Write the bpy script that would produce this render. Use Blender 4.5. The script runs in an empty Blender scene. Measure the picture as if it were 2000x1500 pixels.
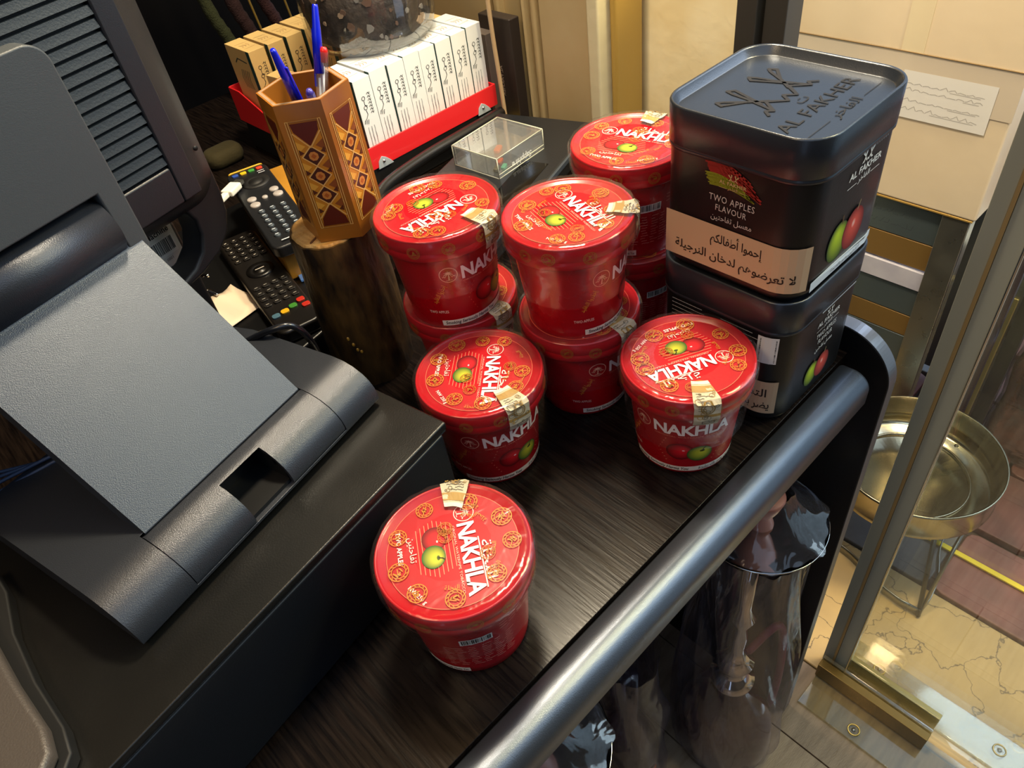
import bpy, bmesh, math, random, unicodedata
from mathutils import Vector, Matrix
random.seed(7)
S = bpy.context.scene
COL = S.collection
PI = math.pi
DZ = 0.885            # height of the counter top above the floor: the scene is laid out with the counter at z = 0, then lifted

# ------------------------------------------------------------------ camera, world, lights, exposure
cd = bpy.data.cameras.new('camera'); cam = bpy.data.objects.new('camera', cd); COL.objects.link(cam); S.camera = cam
cd.sensor_width = 36; cd.lens = 1446.24 / 2000 * 36; cd.clip_start = .02; cd.clip_end = 60
Rw = ((0.7105, -0.551, 0.4377), (-0.6928, -0.4384, 0.5726), (-0.1237, -0.71, -0.6932))   # world rows, camera x right / y down / z forward
M = Matrix([[r[0], -r[1], -r[2]] for r in Rw])
cam.matrix_world = M.to_quaternion().to_matrix().to_4x4()
cam.location = (0, 0, .58)

W = bpy.data.worlds.new('World'); S.world = W; W.use_nodes = True
nt = W.node_tree; bg = nt.nodes['Background']
bg.inputs[0].default_value = (.56, .74, 1.0, 1); bg.inputs[1].default_value = .95

def area(name, loc, target, sx, sy, power, color):
    l = bpy.data.lights.new(name, 'AREA'); l.shape = 'RECTANGLE'; l.size = sx; l.size_y = sy; l.energy = power; l.color = color
    o = bpy.data.objects.new(name, l); COL.objects.link(o); o.location = loc
    o.rotation_euler = (Vector(target) - Vector(loc)).to_track_quat('-Z', 'Y').to_euler()
    return o
area('doorway_daylight', (2.4, -1.0, 1.75), (.2, .3, 0), 2.0, 1.3, 40, (.66, .81, 1.0))
area('ceiling_lamp', (.42, .62, 1.43), (.42, .66, 0), 1.1, .14, 3.0, (1.0, .60, .26))
area('spot_lamp', (-.75, .35, 1.4), (.25, .6, .1), .35, .3, 6, (1.0, .70, .38))  # unseen warm fill, added to brighten the near faces of the pen cup
area('wall_lamp', (.62, .62, 1.42), (1.0, .62, -.1), .2, .2, 26, (1.0, .86, .62))  # unseen fill light added to brighten the cream wall
area('window_lamp', (1.15, -.15, 1.3), (1.0, .10, -.88), .3, .3, 30, (1.0, .80, .42))
S.view_settings.view_transform = 'Standard'; S.view_settings.look = 'None'
S.view_settings.gamma = 1; S.view_settings.use_curve_mapping = False; S.view_settings.exposure = .1

# ------------------------------------------------------------------ materials
def srgb(c):
    if isinstance(c, str): c = [int(c[i:i+2], 16) / 255 for i in (0, 2, 4)]
    return tuple((x / 12.92 if x <= .04045 else ((x + .055) / 1.055) ** 2.4) for x in c)
MC = {}
def mat(name, col=(.5, .5, .5), rough=.5, metal=0, coat=0, bump=0, bscale=200, col2=None, cscale=8, stretch=(1, 1, 1), spec=.5,
        trans=0, attr=False, wave=None, rvar=0, croughness=.1, detail=4):
    if name in MC: return MC[name]
    m = bpy.data.materials.new(name); m.use_nodes = True; n = m.node_tree.nodes; L = m.node_tree.links
    b = n['Principled BSDF']; c = srgb(col)
    b.inputs['Base Color'].default_value = (*c, 1); b.inputs['Roughness'].default_value = rough
    b.inputs['Metallic'].default_value = metal; b.inputs['Coat Weight'].default_value = coat
    b.inputs['Coat Roughness'].default_value = croughness
    b.inputs['Specular IOR Level'].default_value = spec; b.inputs['Transmission Weight'].default_value = trans
    m.diffuse_color = (*c, 1)
    tc = n.new('ShaderNodeTexCoord'); mp = n.new('ShaderNodeMapping'); L.new(tc.outputs['Object'], mp.inputs[0])
    mp.inputs['Scale'].default_value = stretch
    if col2 is not None:
        no = n.new('ShaderNodeTexNoise'); no.inputs['Scale'].default_value = cscale; no.inputs['Detail'].default_value = detail
        L.new(mp.outputs[0], no.inputs['Vector'])
        rp = n.new('ShaderNodeValToRGB'); rp.color_ramp.elements[0].position = .35; rp.color_ramp.elements[1].position = .66
        rp.color_ramp.elements[0].color = (*c, 1); rp.color_ramp.elements[1].color = (*srgb(col2), 1)
        L.new(no.outputs[0], rp.inputs[0]); L.new(rp.outputs[0], b.inputs['Base Color'])
    if attr:
        a = n.new('ShaderNodeAttribute'); a.attribute_name = 'Col'; L.new(a.outputs['Color'], b.inputs['Base Color'])
    if bump:
        if wave:
            no = n.new('ShaderNodeTexWave'); no.inputs['Scale'].default_value = bscale; no.inputs['Distortion'].default_value = wave
            no.inputs['Detail'].default_value = 3; no.inputs['Detail Scale'].default_value = 1.5
        else:
            no = n.new('ShaderNodeTexNoise'); no.inputs['Scale'].default_value = bscale; no.inputs['Detail'].default_value = 3
        L.new(mp.outputs[0], no.inputs['Vector'])
        bu = n.new('ShaderNodeBump'); bu.inputs['Strength'].default_value = bump; bu.inputs['Distance'].default_value = .002
        L.new(no.outputs[0], bu.inputs['Height']); L.new(bu.outputs[0], b.inputs['Normal'])
    if rvar:
        no = n.new('ShaderNodeTexNoise'); no.inputs['Scale'].default_value = 14; no.inputs['Detail'].default_value = 5
        L.new(mp.outputs[0], no.inputs['Vector'])
        mr = n.new('ShaderNodeMapRange'); mr.inputs[1].default_value = .3; mr.inputs[2].default_value = .7
        mr.inputs[3].default_value = rough - rvar; mr.inputs[4].default_value = rough + rvar
        L.new(no.outputs[0], mr.inputs[0]); L.new(mr.outputs[0], b.inputs['Roughness'])
    MC[name] = m; return m
def film(name, tint=(1, 1, 1), gloss=.12, edge=.55, rough=.08, bump=0, bscale=60, haze=0, hazecol=(.8, .8, .85), stretch=(1, 1, 1)):
    """thin clear sheet: mostly see-through, some mirror, some milky haze"""
    if name in MC: return MC[name]
    m = bpy.data.materials.new(name); m.use_nodes = True; n = m.node_tree.nodes; L = m.node_tree.links
    n.remove(n['Principled BSDF']); out = n['Material Output']
    t = n.new('ShaderNodeBsdfTransparent'); t.inputs[0].default_value = (*tint, 1)
    g = n.new('ShaderNodeBsdfGlossy'); g.inputs['Roughness'].default_value = rough; g.inputs[0].default_value = (1, 1, 1, 1)
    d = n.new('ShaderNodeBsdfDiffuse'); d.inputs[0].default_value = (*hazecol, 1)
    lw = n.new('ShaderNodeLayerWeight'); lw.inputs[0].default_value = .35
    mr = n.new('ShaderNodeMapRange'); mr.inputs[3].default_value = gloss; mr.inputs[4].default_value = min(1, gloss + edge)
    L.new(lw.outputs['Facing'], mr.inputs[0])
    x = n.new('ShaderNodeMixShader'); y = n.new('ShaderNodeMixShader'); y.inputs[0].default_value = haze
    L.new(t.outputs[0], y.inputs[1]); L.new(d.outputs[0], y.inputs[2])
    L.new(mr.outputs[0], x.inputs[0]); L.new(y.outputs[0], x.inputs[1]); L.new(g.outputs[0], x.inputs[2]); L.new(x.outputs[0], out.inputs[0])
    if bump:
        tc = n.new('ShaderNodeTexCoord'); mp = n.new('ShaderNodeMapping'); L.new(tc.outputs['Object'], mp.inputs[0]); mp.inputs['Scale'].default_value = stretch
        no = n.new('ShaderNodeTexNoise'); no.inputs['Scale'].default_value = bscale; no.inputs['Detail'].default_value = 2; no.inputs['Distortion'].default_value = .8
        L.new(mp.outputs[0], no.inputs['Vector'])
        bu = n.new('ShaderNodeBump'); bu.inputs['Strength'].default_value = bump; bu.inputs['Distance'].default_value = .004
        L.new(no.outputs[0], bu.inputs['Height'])
        for s in (g, d, lw): L.new(bu.outputs[0], s.inputs['Normal'])
    MC[name] = m; return m

PRINT = mat('printed_ink', attr=True, rough=.4, coat=.1, spec=.35)
PRINT_MATT = mat('printed_matt_ink', attr=True, rough=.6)
RED = mat('red_plastic', 'a80312', .3, coat=.3, rvar=.05)
RED_DEEP = mat('red_lid_plastic', 'b00316', .3, coat=.2)
WRAP = film('shrink_film', edge=.22, gloss=.008, rough=.17, bump=.3, bscale=45, haze=.012, hazecol=(1, .72, .7))
TINBLACK = mat('black_tin', '131314', .38, coat=.1, bump=.05, bscale=500, spec=.45)
TINLID = mat('black_tin_lid', '363b43', .30, bump=.06, bscale=900, spec=1, metal=.5)
BWOOD = mat('black_woodgrain', '0b0808', .24, bump=.10, bscale=30, stretch=(12, .7, 12), col2='1f1814', cscale=26, spec=.17, rvar=.04)
BPAINT = mat('black_satin_paint', '101113', .33, bump=.06, bscale=900)
RAILM = mat('dark_rail_foil', '646a75', .30, bump=.12, bscale=1500, spec=.8, metal=.85)
PANELM = mat('black_panel', '0c0c0e', .42, bump=.05, bscale=400, spec=.35)
PLAST = mat('charcoal_grained_plastic', '3a3d44', .32, bump=.18, bscale=1400, spec=.8, metal=.5)
PLAST_D = mat('dark_grained_plastic', '1b1c20', .42, bump=.10, bscale=1500, spec=.6)
PLAST_L = mat('grey_sheen_plastic', '414751', .36, bump=.22, bscale=1400, spec=.9, metal=.5)
VENTM = mat('vent_slat_plastic', '2a2f33', .42, bump=.1, bscale=600)
BLACKM = mat('matt_black', '070708', .6)
BRASS = mat('gold_metal', 'b08a3c', .3, metal=1)
CHROME = mat('chrome', 'd8d8d6', .08, metal=1)
STEEL = mat('galvanised_steel', '9a9a92', .3, metal=.9, bump=.12, bscale=30, rvar=.08)
STEEL_D = mat('dark_steel', '4b4c48', .35, metal=.8)
CREAM = mat('cream_paint', 'b8a47c', .45, bump=.15, bscale=25, col2='ad9568', cscale=5)
WHITE = mat('white_plastic', 'e8e4d6', .4)
BAG = film('clear_bag_plastic', tint=(.90, .88, .93), gloss=.05, edge=.25, rough=.09, bump=1.0, bscale=26, haze=.032, hazecol=(.58, .54, .62), stretch=(1, 1, .22))
ACRYL = film('clear_acrylic', tint=(.95, .96, .96), gloss=.07, rough=.03, haze=.09, hazecol=(.8, .82, .84))
GLASSP = film('window_glass', tint=(.93, .96, .92), gloss=.05, rough=.01)
GLASSE = mat('glass_edge', '5d6156', .12, spec=.9, coat=.5)

# ------------------------------------------------------------------ object helpers
def link(o, parent=None, loc=None, rz=0):
    COL.objects.link(o)
    if parent: o.parent = parent
    if loc is not None: o.location = loc
    if rz: o.rotation_euler = (0, 0, rz)
    return o
def tag(o, label=None, cat=None, group=None, kind=None):
    for k, v in (('label', label), ('category', cat), ('group', group), ('kind', kind)):
        if v: o[k] = v
    return o
def thing(name, label, cat, loc=(0, 0, 0), rz=0, group=None):
    o = bpy.data.objects.new(name, None); o.empty_display_size = .02
    link(o, None, loc, rz); return tag(o, label, cat, group)
def copy_tree(o, parent=None):
    c = o.copy(); COL.objects.link(c); c.parent = parent
    for ch in [x for x in o.children]: copy_tree(ch, c)
    return c
class MB:
    """mesh builder: adds shapes, then links them as one mesh object"""
    def __init__(s): s.v = []; s.f = []; s.m = []; s.mi = 0; s.sm = []; s.smooth = False; s.T = None
    def _add(s, vs, fs, smooth=None):
        k = len(s.v)
        if s.T is not None: vs = [s.T @ Vector(p) for p in vs]
        s.v += [tuple(p) for p in vs]
        for f in fs: s.f.append([i + k for i in f]); s.m.append(s.mi); s.sm.append(s.smooth if smooth is None else smooth)
        return s
    def box(s, a, b):
        (x0, y0, z0), (x1, y1, z1) = a, b
        vs = [(x, y, z) for z in (z0, z1) for y in (y0, y1) for x in (x0, x1)]
        return s._add(vs, [(0, 2, 3, 1), (4, 5, 7, 6), (0, 1, 5, 4), (2, 6, 7, 3), (0, 4, 6, 2), (1, 3, 7, 5)])
    def prism(s, pts, a, b, axis='z', smooth=False):
        """pts (2D, counter-clockwise) swept from a to b along the axis (x: pts are y,z ; y: x,z ; z: x,y)"""
        n = len(pts)
        def P(p, h): return (h, p[0], p[1]) if axis == 'x' else ((p[0], h, p[1]) if axis == 'y' else (p[0], p[1], h))
        vs = [P(p, a) for p in pts] + [P(p, b) for p in pts]
        s._add(vs, [tuple(reversed(range(n))), tuple(range(n, 2 * n))], False)
        k = len(s.v) - 2 * n
        for i in range(n):
            j = (i + 1) % n; s.f.append([k + i, k + j, k + n + j, k + n + i]); s.m.append(s.mi); s.sm.append(smooth)
        return s
    def lathe(s, prof, seg=48, c=(0, 0), smooth=True, wob=None):
        n = len(prof); vs = []
        for i in range(seg):
            t = 2 * PI * i / seg
            for j, (r, z) in enumerate(prof):
                rr = r * (wob(t, j, z) if wob else 1)
                vs.append((c[0] + rr * math.cos(t), c[1] + rr * math.sin(t), z))
        fs = []
        for i in range(seg):
            for j in range(n - 1):
                a = i * n + j; b = ((i + 1) % seg) * n + j
                fs.append((a, b, b + 1, a + 1))
        return s._add(vs, fs, smooth)
    def disc(s, c, r, z, seg=32, up=True):
        vs = [(c[0] + r * math.cos(2 * PI * i / seg), c[1] + r * math.sin(2 * PI * i / seg), z) for i in range(seg)]
        return s._add(vs, [tuple(range(seg)) if up else tuple(reversed(range(seg)))], False)
    def tube(s, path, r, seg=8, closed=False, cap=True):
        P = [Vector(p) for p in path]; n = len(P); vs = []; fs = []
        rs = r if isinstance(r, (list, tuple)) else [r] * n
        ref = None
        for i, p in enumerate(P):
            if closed: d = P[(i + 1) % n] - P[i - 1]
            else: d = P[min(i + 1, n - 1)] - P[max(i - 1, 0)]
            d.normalize()
            if ref is None: ref = d.orthogonal().normalized()
            ref = (ref - d * ref.dot(d)).normalized(); w = d.cross(ref)
            for k in range(seg):
                t = 2 * PI * k / seg; vs.append(p + (ref * math.cos(t) + w * math.sin(t)) * rs[i])
        for i in range(n if closed else n - 1):
            for k in range(seg):
                a = i * seg + k; b = i * seg + (k + 1) % seg; c2 = ((i + 1) % n) * seg + k; d2 = ((i + 1) % n) * seg + (k + 1) % seg
                fs.append((a, b, d2, c2))
        if cap and not closed: fs += [tuple(reversed(range(seg))), tuple(range((n - 1) * seg, n * seg))]
        return s._add(vs, fs, True)
    def quad(s, *p): return s._add(p, [tuple(range(len(p)))])
    def build(s, name, m, parent=None, bevel=0, seg=2, loc=None, rz=0, autosm=True, solid=0):
        me = bpy.data.meshes.new(name); me.from_pydata(s.v, [], s.f)
        for mm in (m if isinstance(m, (list, tuple)) else [m]): me.materials.append(mm)
        me.polygons.foreach_set('material_index', s.m); me.polygons.foreach_set('use_smooth', s.sm); me.update()
        o = bpy.data.objects.new(name, me); link(o, parent, loc, rz)
        if solid: k = o.modifiers.new('solid', 'SOLIDIFY'); k.thickness = solid; k.offset = -1
        if bevel:
            k = o.modifiers.new('bevel', 'BEVEL'); k.width = bevel; k.segments = seg; k.limit_method = 'ANGLE'; k.angle_limit = .7
            k.harden_normals = False
            for p in me.polygons: p.use_smooth = True
            k2 = o.modifiers.new('wn', 'WEIGHTED_NORMAL'); k2.keep_sharp = False
        return o
def rrect(w, d, r, n=8, cx=0, cy=0):
    P = []
    for sx, sy, k in ((1, 1, 0), (-1, 1, 1), (-1, -1, 2), (1, -1, 3)):
        for i in range(n + 1):
            t = PI / 2 * (k + i / n); P.append((cx + sx * (w / 2 - r) + r * math.cos(t), cy + sy * (d / 2 - r) + r * math.sin(t)))
    return P
def loft(mb, loops, cap0=True, cap1=True, smooth=True):
    """loops: lists of 3D points of equal length"""
    n = len(loops[0]); vs = [p for l in loops for p in l]; fs = []
    for i in range(len(loops) - 1):
        for j in range(n):
            k = (j + 1) % n; fs.append((i * n + j, i * n + k, (i + 1) * n + k, (i + 1) * n + j))
    mb._add(vs, fs, smooth)
    if cap0: mb._add(loops[0], [tuple(reversed(range(n)))], False)
    if cap1: mb._add(loops[-1], [tuple(range(n))], False)
    return mb
def zl(pts, z): return [(p[0], p[1], z) for p in pts]

# ------------------------------------------------------------------ lettering and flat print
_forms = {}
for cp in range(0xFE70, 0xFEFD):
    d = unicodedata.decomposition(chr(cp)).split()
    if len(d) >= 2 and d[0] in ('<isolated>', '<initial>', '<medial>', '<final>'):
        _forms[(d[0][1:4], ''.join(chr(int(x, 16)) for x in d[1:]))] = chr(cp)
def arabic(s):
    """joins Arabic letters into their written forms, in left-to-right drawing order"""
    out = []; i = 0; toks = []
    while i < len(s):
        if s[i] == '\u0644' and i + 1 < len(s) and ('iso', s[i:i+2]) in _forms: toks.append(s[i:i+2]); i += 2
        else: toks.append(s[i]); i += 1
    def jn(t): return ('ini', t) in _forms       # joins to the next letter
    def jp(t): return ('fin', t) in _forms       # joins to the previous letter
    for k, t in enumerate(toks):
        p = k > 0 and jn(toks[k-1]) and jp(t); q = k < len(toks) - 1 and jn(t) and jp(toks[k+1])
        f = 'med' if p and q else ('fin' if p else ('ini' if q else 'iso'))
        out.append(_forms.get((f, t), t))
    return ''.join(reversed(out))
_tc = {}
def glyphs(s, bold=0, res=2, shear=0, space=1.0):
    k = (s, bold, res, shear, space)
    if k not in _tc:
        c = bpy.data.curves.new('lettering', 'FONT'); c.body = s; c.resolution_u = res; c.offset = bold; c.shear = shear; c.space_character = space
        o = bpy.data.objects.new('lettering', c); COL.objects.link(o); bpy.context.view_layer.update()
        m = o.to_mesh(); vs = [(v.co.x, v.co.y) for v in m.vertices]; fs = [tuple(p.vertices) for p in m.polygons]
        o.to_mesh_clear(); COL.objects.unlink(o); bpy.data.objects.remove(o); bpy.data.curves.remove(c)
        x0 = min(p[0] for p in vs); vs = [(p[0] - x0, p[1]) for p in vs]; _tc[k] = (vs, fs, max(p[0] for p in vs))
    return _tc[k]
class Art:
    """flat artwork in (u, v) with one colour per corner, later laid on a surface by a mapping (u, v, height) -> point"""
    def __init__(s): s.v = []; s.f = []; s.c = []
    def add(s, pts, fs, col, h, flip=False):
        k = len(s.v); s.v += [(p[0], p[1], h) for p in pts]
        if isinstance(col, list): s.c += col
        else: s.c += [(*srgb(col), 1)] * len(pts)
        s.f += [tuple(i + k for i in f) for f in fs]; return s
    def poly(s, pts, col, h=1): return s.add(pts, [tuple(range(len(pts)))], col, h)
    def rect(s, u0, v0, u1, v1, col, h=1, n=1):
        pts = []; fs = []
        for i in range(n + 1): u = u0 + (u1 - u0) * i / n; pts += [(u, v0), (u, v1)]
        for i in range(n): fs.append((2*i, 2*i+2, 2*i+3, 2*i+1))
        return s.add(pts, fs, col, h)
    def disc(s, u, v, ru, rv, col, h=1, n=28, col2=None, hu=0, hv=0, rot=0, rings=4):
        """filled ellipse; col2 = rim colour, col = colour round the lit point (hu, hv)"""
        c1 = srgb(col); c2 = srgb(col2) if col2 else c1; pts = [(u + hu * ru, v + hv * rv)]; cc = [(*c1, 1)]; fs = []
        for k in range(1, rings + 1):
            f = k / rings
            for i in range(n):
                t = 2 * PI * i / n; x = math.cos(t) * f + hu * (1 - f); y = math.sin(t) * f + hv * (1 - f)
                x, y = x * ru, y * rv
                pts.append((u + x * math.cos(rot) - y * math.sin(rot), v + x * math.sin(rot) + y * math.cos(rot)))
                g = f ** 1.25; cc.append((*[a * (1 - g) + b * g for a, b in zip(c1, c2)], 1))
        for i in range(n): fs.append((0, 1 + i, 1 + (i + 1) % n))
        for k in range(rings - 1):
            for i in range(n):
                a = 1 + k * n + i; b = 1 + k * n + (i + 1) % n; fs.append((a, a + n, b + n, b))
        return s.add(pts, fs, cc, h)
    def ring(s, u, v, r, w, col, h=1, n=36, a0=0, a1=2 * PI):
        pts = []; fs = []
        for i in range(n + 1):
            t = a0 + (a1 - a0) * i / n
            for q in (r - w / 2, r + w / 2): pts.append((u + q * math.cos(t), v + q * math.sin(t)))
        for i in range(n): fs.append((2*i, 2*i+1, 2*i+3, 2*i+2))
        return s.add(pts, fs, col, h)
    def line(s, P, w, col, h=1, w2=None):
        for i in range(len(P) - 1):
            (x0, y0), (x1, y1) = P[i], P[i+1]; L = math.hypot(x1 - x0, y1 - y0) or 1e-9
            n = len(P) - 1; wa = w if w2 is None else w + (w2 - w) * i / n; wb = w if w2 is None else w + (w2 - w) * (i + 1) / n
            nx, ny = -(y1 - y0) / L / 2, (x1 - x0) / L / 2; ex, ey = (x1 - x0) / L * w * .3, (y1 - y0) / L * w * .3
            s.poly([(x0 - nx*wa - ex, y0 - ny*wa - ey), (x1 - nx*wb + ex, y1 - ny*wb + ey), (x1 + nx*wb + ex, y1 + ny*wb + ey), (x0 + nx*wa - ex, y0 + ny*wa - ey)], col, h + i * .06)
        return s
    def text(s, t, u, v, size, col, h=1, align='l', bold=0, sx=1, rot=0, width=None, mirror=False, shear=0, space=1.0):
        vs, fs, w = glyphs(t, bold, 2, shear, space); k = size / .7
        if width: sx = width / (w * k)
        off = {'l': 0, 'c': w / 2, 'r': w}[align]; c, sn = math.cos(rot), math.sin(rot); pts = []
        for x, y in vs:
            x = (x - off) * k * sx * (-1 if mirror else 1); y = y * k
            pts.append((u + x * c - y * sn, v + x * sn + y * c))
        return s.add(pts, fs, col, h)
    def barcode(s, u0, v0, u1, v1, h=1, vertical=False, seed=3):
        s.rect(u0, v0, u1, v1, 'e9e6df', h, 3); rnd = random.Random(seed)
        a, b = (v0, v1) if vertical else (u0, u1); q = a + (b - a) * .06
        while q < b - (b - a) * .08:
            w = (b - a) * rnd.choice((.012, .012, .024, .036))
            if vertical: s.rect(u0 + (u1-u0)*.12, q, u1 - (u1-u0)*.08, q + w, '141414', h + 1, 1)
            else: s.rect(q, v0 + (v1-v0)*.18, q + w, v1 - (v1-v0)*.06, '141414', h + 1, 1)
            q += w + (b - a) * rnd.choice((.012, .018, .03))
        return s
    def build(s, name, fn, parent=None, m=None, step=.00012):
        me = bpy.data.meshes.new(name); me.from_pydata([fn(u, v, h * step) for u, v, h in s.v], [], s.f)
        at = me.color_attributes.new('Col', 'FLOAT_COLOR', 'POINT'); at.data.foreach_set('color', [x for c in s.c for x in c])
        me.materials.append(m or PRINT); o = bpy.data.objects.new(name, me); return link(o, parent)
    def merge(s, o, fn):
        """another artwork placed by a 2D mapping"""
        k = len(s.v); s.v += [(*fn(u, v), h) for u, v, h in o.v]; s.c += o.c; s.f += [tuple(i + k for i in f) for f in o.f]; return s

# ================================================================== THE SETTING
def struct(name, mb, m, **k):
    o = mb.build(name, m, **k); o['kind'] = 'structure'; return o
FZ = -DZ
fl = struct('floor', MB().box((-2.2, -2.2, FZ - .05), (.745, 2.2, FZ - .008)), mat('subfloor', '6f5c48', .7))
WOODF = [mat('floor_wood_%d' % i, c, .38, col2=c2, cscale=6, stretch=(2, 14, 2), bump=.15, bscale=60) for i, (c, c2) in
         enumerate((('8f7a60', '7a644c'), ('86715a', '6c5842'), ('99846a', '80694f')))]
for i in range(9):
    for j in range(3):
        x1 = .744 - i * .145; y0 = -1.6 + j * 1.1 + (i % 2) * .5
        b = MB().box((x1 - .1435, y0, FZ - .008), (x1, y0 + 1.098, FZ)).build('plank', WOODF[(i * 2 + j) % 3], fl, bevel=.0012, seg=1)
STONE = mat('cream_stone', 'bb9c66', .55, col2='a58a5e', cscale=7, bump=.1, bscale=40)
n = STONE.node_tree.nodes; L = STONE.node_tree.links          # hairline cracks in the stone
vo = n.new('ShaderNodeTexVoronoi'); vo.feature = 'DISTANCE_TO_EDGE'; vo.inputs['Scale'].default_value = 9
tcn = n.new('ShaderNodeTexCoord'); nz = n.new('ShaderNodeTexNoise'); nz.inputs['Scale'].default_value = 14; nz.inputs['Detail'].default_value = 6
ad = n.new('ShaderNodeMixRGB'); ad.inputs[0].default_value = .12; L.new(tcn.outputs['Object'], nz.inputs['Vector'])
L.new(tcn.outputs['Object'], ad.inputs[1]); L.new(nz.outputs['Color'], ad.inputs[2]); L.new(ad.outputs[0], vo.inputs['Vector'])
cr = n.new('ShaderNodeMapRange'); cr.inputs[1].default_value = .004; cr.inputs[2].default_value = .014; L.new(vo.outputs[0], cr.inputs[0])
mx = n.new('ShaderNodeMixRGB'); mx.inputs[1].default_value = (*srgb('6d5a3e'), 1)
ramp = [x for x in n if x.type == 'VALTORGB'][0]
L.new(cr.outputs[0], mx.inputs[0]); L.new(ramp.outputs[0], mx.inputs[2]); L.new(mx.outputs[0], n['Principled BSDF'].inputs['Base Color'])
struct('trim_1', MB().box((.748, -1.4, FZ - .05), (1.045, 1.0, FZ - .001)), STONE, bevel=.004)     # stone threshold
pv = struct('trim_2', MB().box((1.05, -1.6, FZ - .09), (3.4, 1.6, FZ - .03)), mat('pavement_bed', '4a3b35', .9))
PAV = [mat('paver_%d' % i, c, .55, col2=c2, cscale=9, bump=.5, bscale=30) for i, (c, c2) in
       enumerate((('7e4a42', '5f3a34'), ('86524a', '6a4038'), ('6f6b68', '5a5654'), ('74453c', '553630')))]
rp = random.Random(5)
for i in range(9):
    for j in range(11):
        x0 = 1.055 + i * .2; y0 = -1.2 + j * .26 + (i % 2) * .13
        MB().prism(rrect(.19 + rp.uniform(-.004, .004), .25 + rp.uniform(-.006, .006), .02, 2, x0 + .1, y0 + .13), FZ - .03, FZ - .012 + rp.uniform(-.003, .003)).build(
            'paving_stone', PAV[rp.choice((0, 0, 1, 1, 2, 3))], pv, bevel=.003, seg=1)
YL = MB().prism([(1.165, -.9), (1.177, -.9), (1.177, .35), (1.165, .35)], FZ - .011, FZ - .006)
struct('trim_3', YL, mat('yellow_paint', 'f0d21c', .5), bevel=.001)
# walls at the far side of the counter
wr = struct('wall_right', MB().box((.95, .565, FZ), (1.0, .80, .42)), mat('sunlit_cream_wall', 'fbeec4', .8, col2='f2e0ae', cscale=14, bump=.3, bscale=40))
co = struct('trim_4', MB().box((.852, .782, FZ), (1.0, .885, 1.4)).box((.872, .885, FZ), (1.0, 1.25, 1.4)), CREAM, bevel=.003)
for a, b, c, m2 in ((.742, .755, .868, mat('gilt_strip', 'b08f45', .4, bump=.1)), (.757, .780, .845, mat('pale_strip', 'd6cba6', .45, bump=.3, bscale=60))):
    MB().box((c, a, FZ), (.93, b, 1.4)).build('edge_strip', m2, co, bevel=.004, seg=2)
for y, w in ((.90, .012), (.925, .008), (.985, .014)):
    MB().box((.858, y, FZ), (.88, y + w, 1.4)).build('moulding', CREAM, co, bevel=.004, seg=2)
struct('trim_5', MB().box((.90, .535, FZ), (.94, .565, .42)).box((.91, .498, FZ), (.95, .53, .42)), mat('dark_frame', '35332f', .45), bevel=.002)
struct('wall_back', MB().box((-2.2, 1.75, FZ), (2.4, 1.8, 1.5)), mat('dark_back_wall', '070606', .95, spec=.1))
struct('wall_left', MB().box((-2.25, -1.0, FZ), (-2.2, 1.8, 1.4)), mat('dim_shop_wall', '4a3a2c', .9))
struct('wall_front', MB().box((-2.2, -1.4, FZ), (1.15, -1.35, 1.5)), mat('dark_front_wall', '2a2622', .9))  # unseen wall added behind the camera to block sky light from that side
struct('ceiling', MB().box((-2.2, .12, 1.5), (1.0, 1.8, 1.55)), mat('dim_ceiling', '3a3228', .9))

# ================================================================== THE COUNTER
ct = thing('counter', 'black wood-grain counter top with a rounded rail along its front edge', 'counter', (0, 0, 0))
MB().prism([(-1.3, .2235), (.632, .2235), (.632, .43), (.85, .43), (.85, 1.6), (-1.3, 1.6)], -.03, 0).build('counter_top', BWOOD, ct, bevel=.0008, seg=1)
pr = [(.2215, -.003), (.2195, .0002), (.206, .0008)]
for i in range(13):
    t = PI / 2 + i / 12 * PI / 2; pr.append((.206 + .0215 * math.cos(t), -.0207 + .0215 * math.sin(t)))
for i in range(1, 9):
    t = PI + i / 8 * PI / 2; pr.append((.1985 + .014 * math.cos(t), -.034 + .012 * math.sin(t)))
pr.append((.2215, -.046))
r = MB(); loft(r, [[(-1.3, y, z) for y, z in pr], [(.609, y, z) for y, z in pr], [(.6125, .2 + (y - .2) * .93, -.02 + (z + .02) * .93) for y, z in pr]])
ro = r.build('front_rail', RAILM, ct)
pp = []
for i in range(25):
    t = PI - i / 24 * PI / 2; pp.append((.236 + .062 * math.cos(t), -.031 + .062 * math.sin(t)))
pp = [(.174, FZ)] + pp + [(.46, .031), (.46, FZ)]
cb0 = thing('cabinet', 'black end panel with a rounded top corner and blue-grey edge, carrying the counter', 'cabinet', (0, 0, 0))
MB().prism([(y if y < .4 else .62, z) for y, z in pp], .6335, .6515, 'x', smooth=False).build('end_panel', PANELM, cb0, bevel=.0012, seg=2)
MB().prism([(.1735, FZ)] + [(y - .0006 if i < 25 else y, z + .0006) for i, (y, z) in enumerate(pp[1:26])] + [(.45, .0316), (.45, .0312)] +
           [(y, z) for y, z in reversed(pp[1:26])] + [(.174, FZ)], .634, .651, 'x').build('edge_band', mat('edge_band_foil', '73767e', .28, spec=.9, metal=.6), cb0)
MB().box((-1.3, .62, FZ), (.63, .635, -.03)).build('back_panel', PANELM, cb0)
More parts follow.
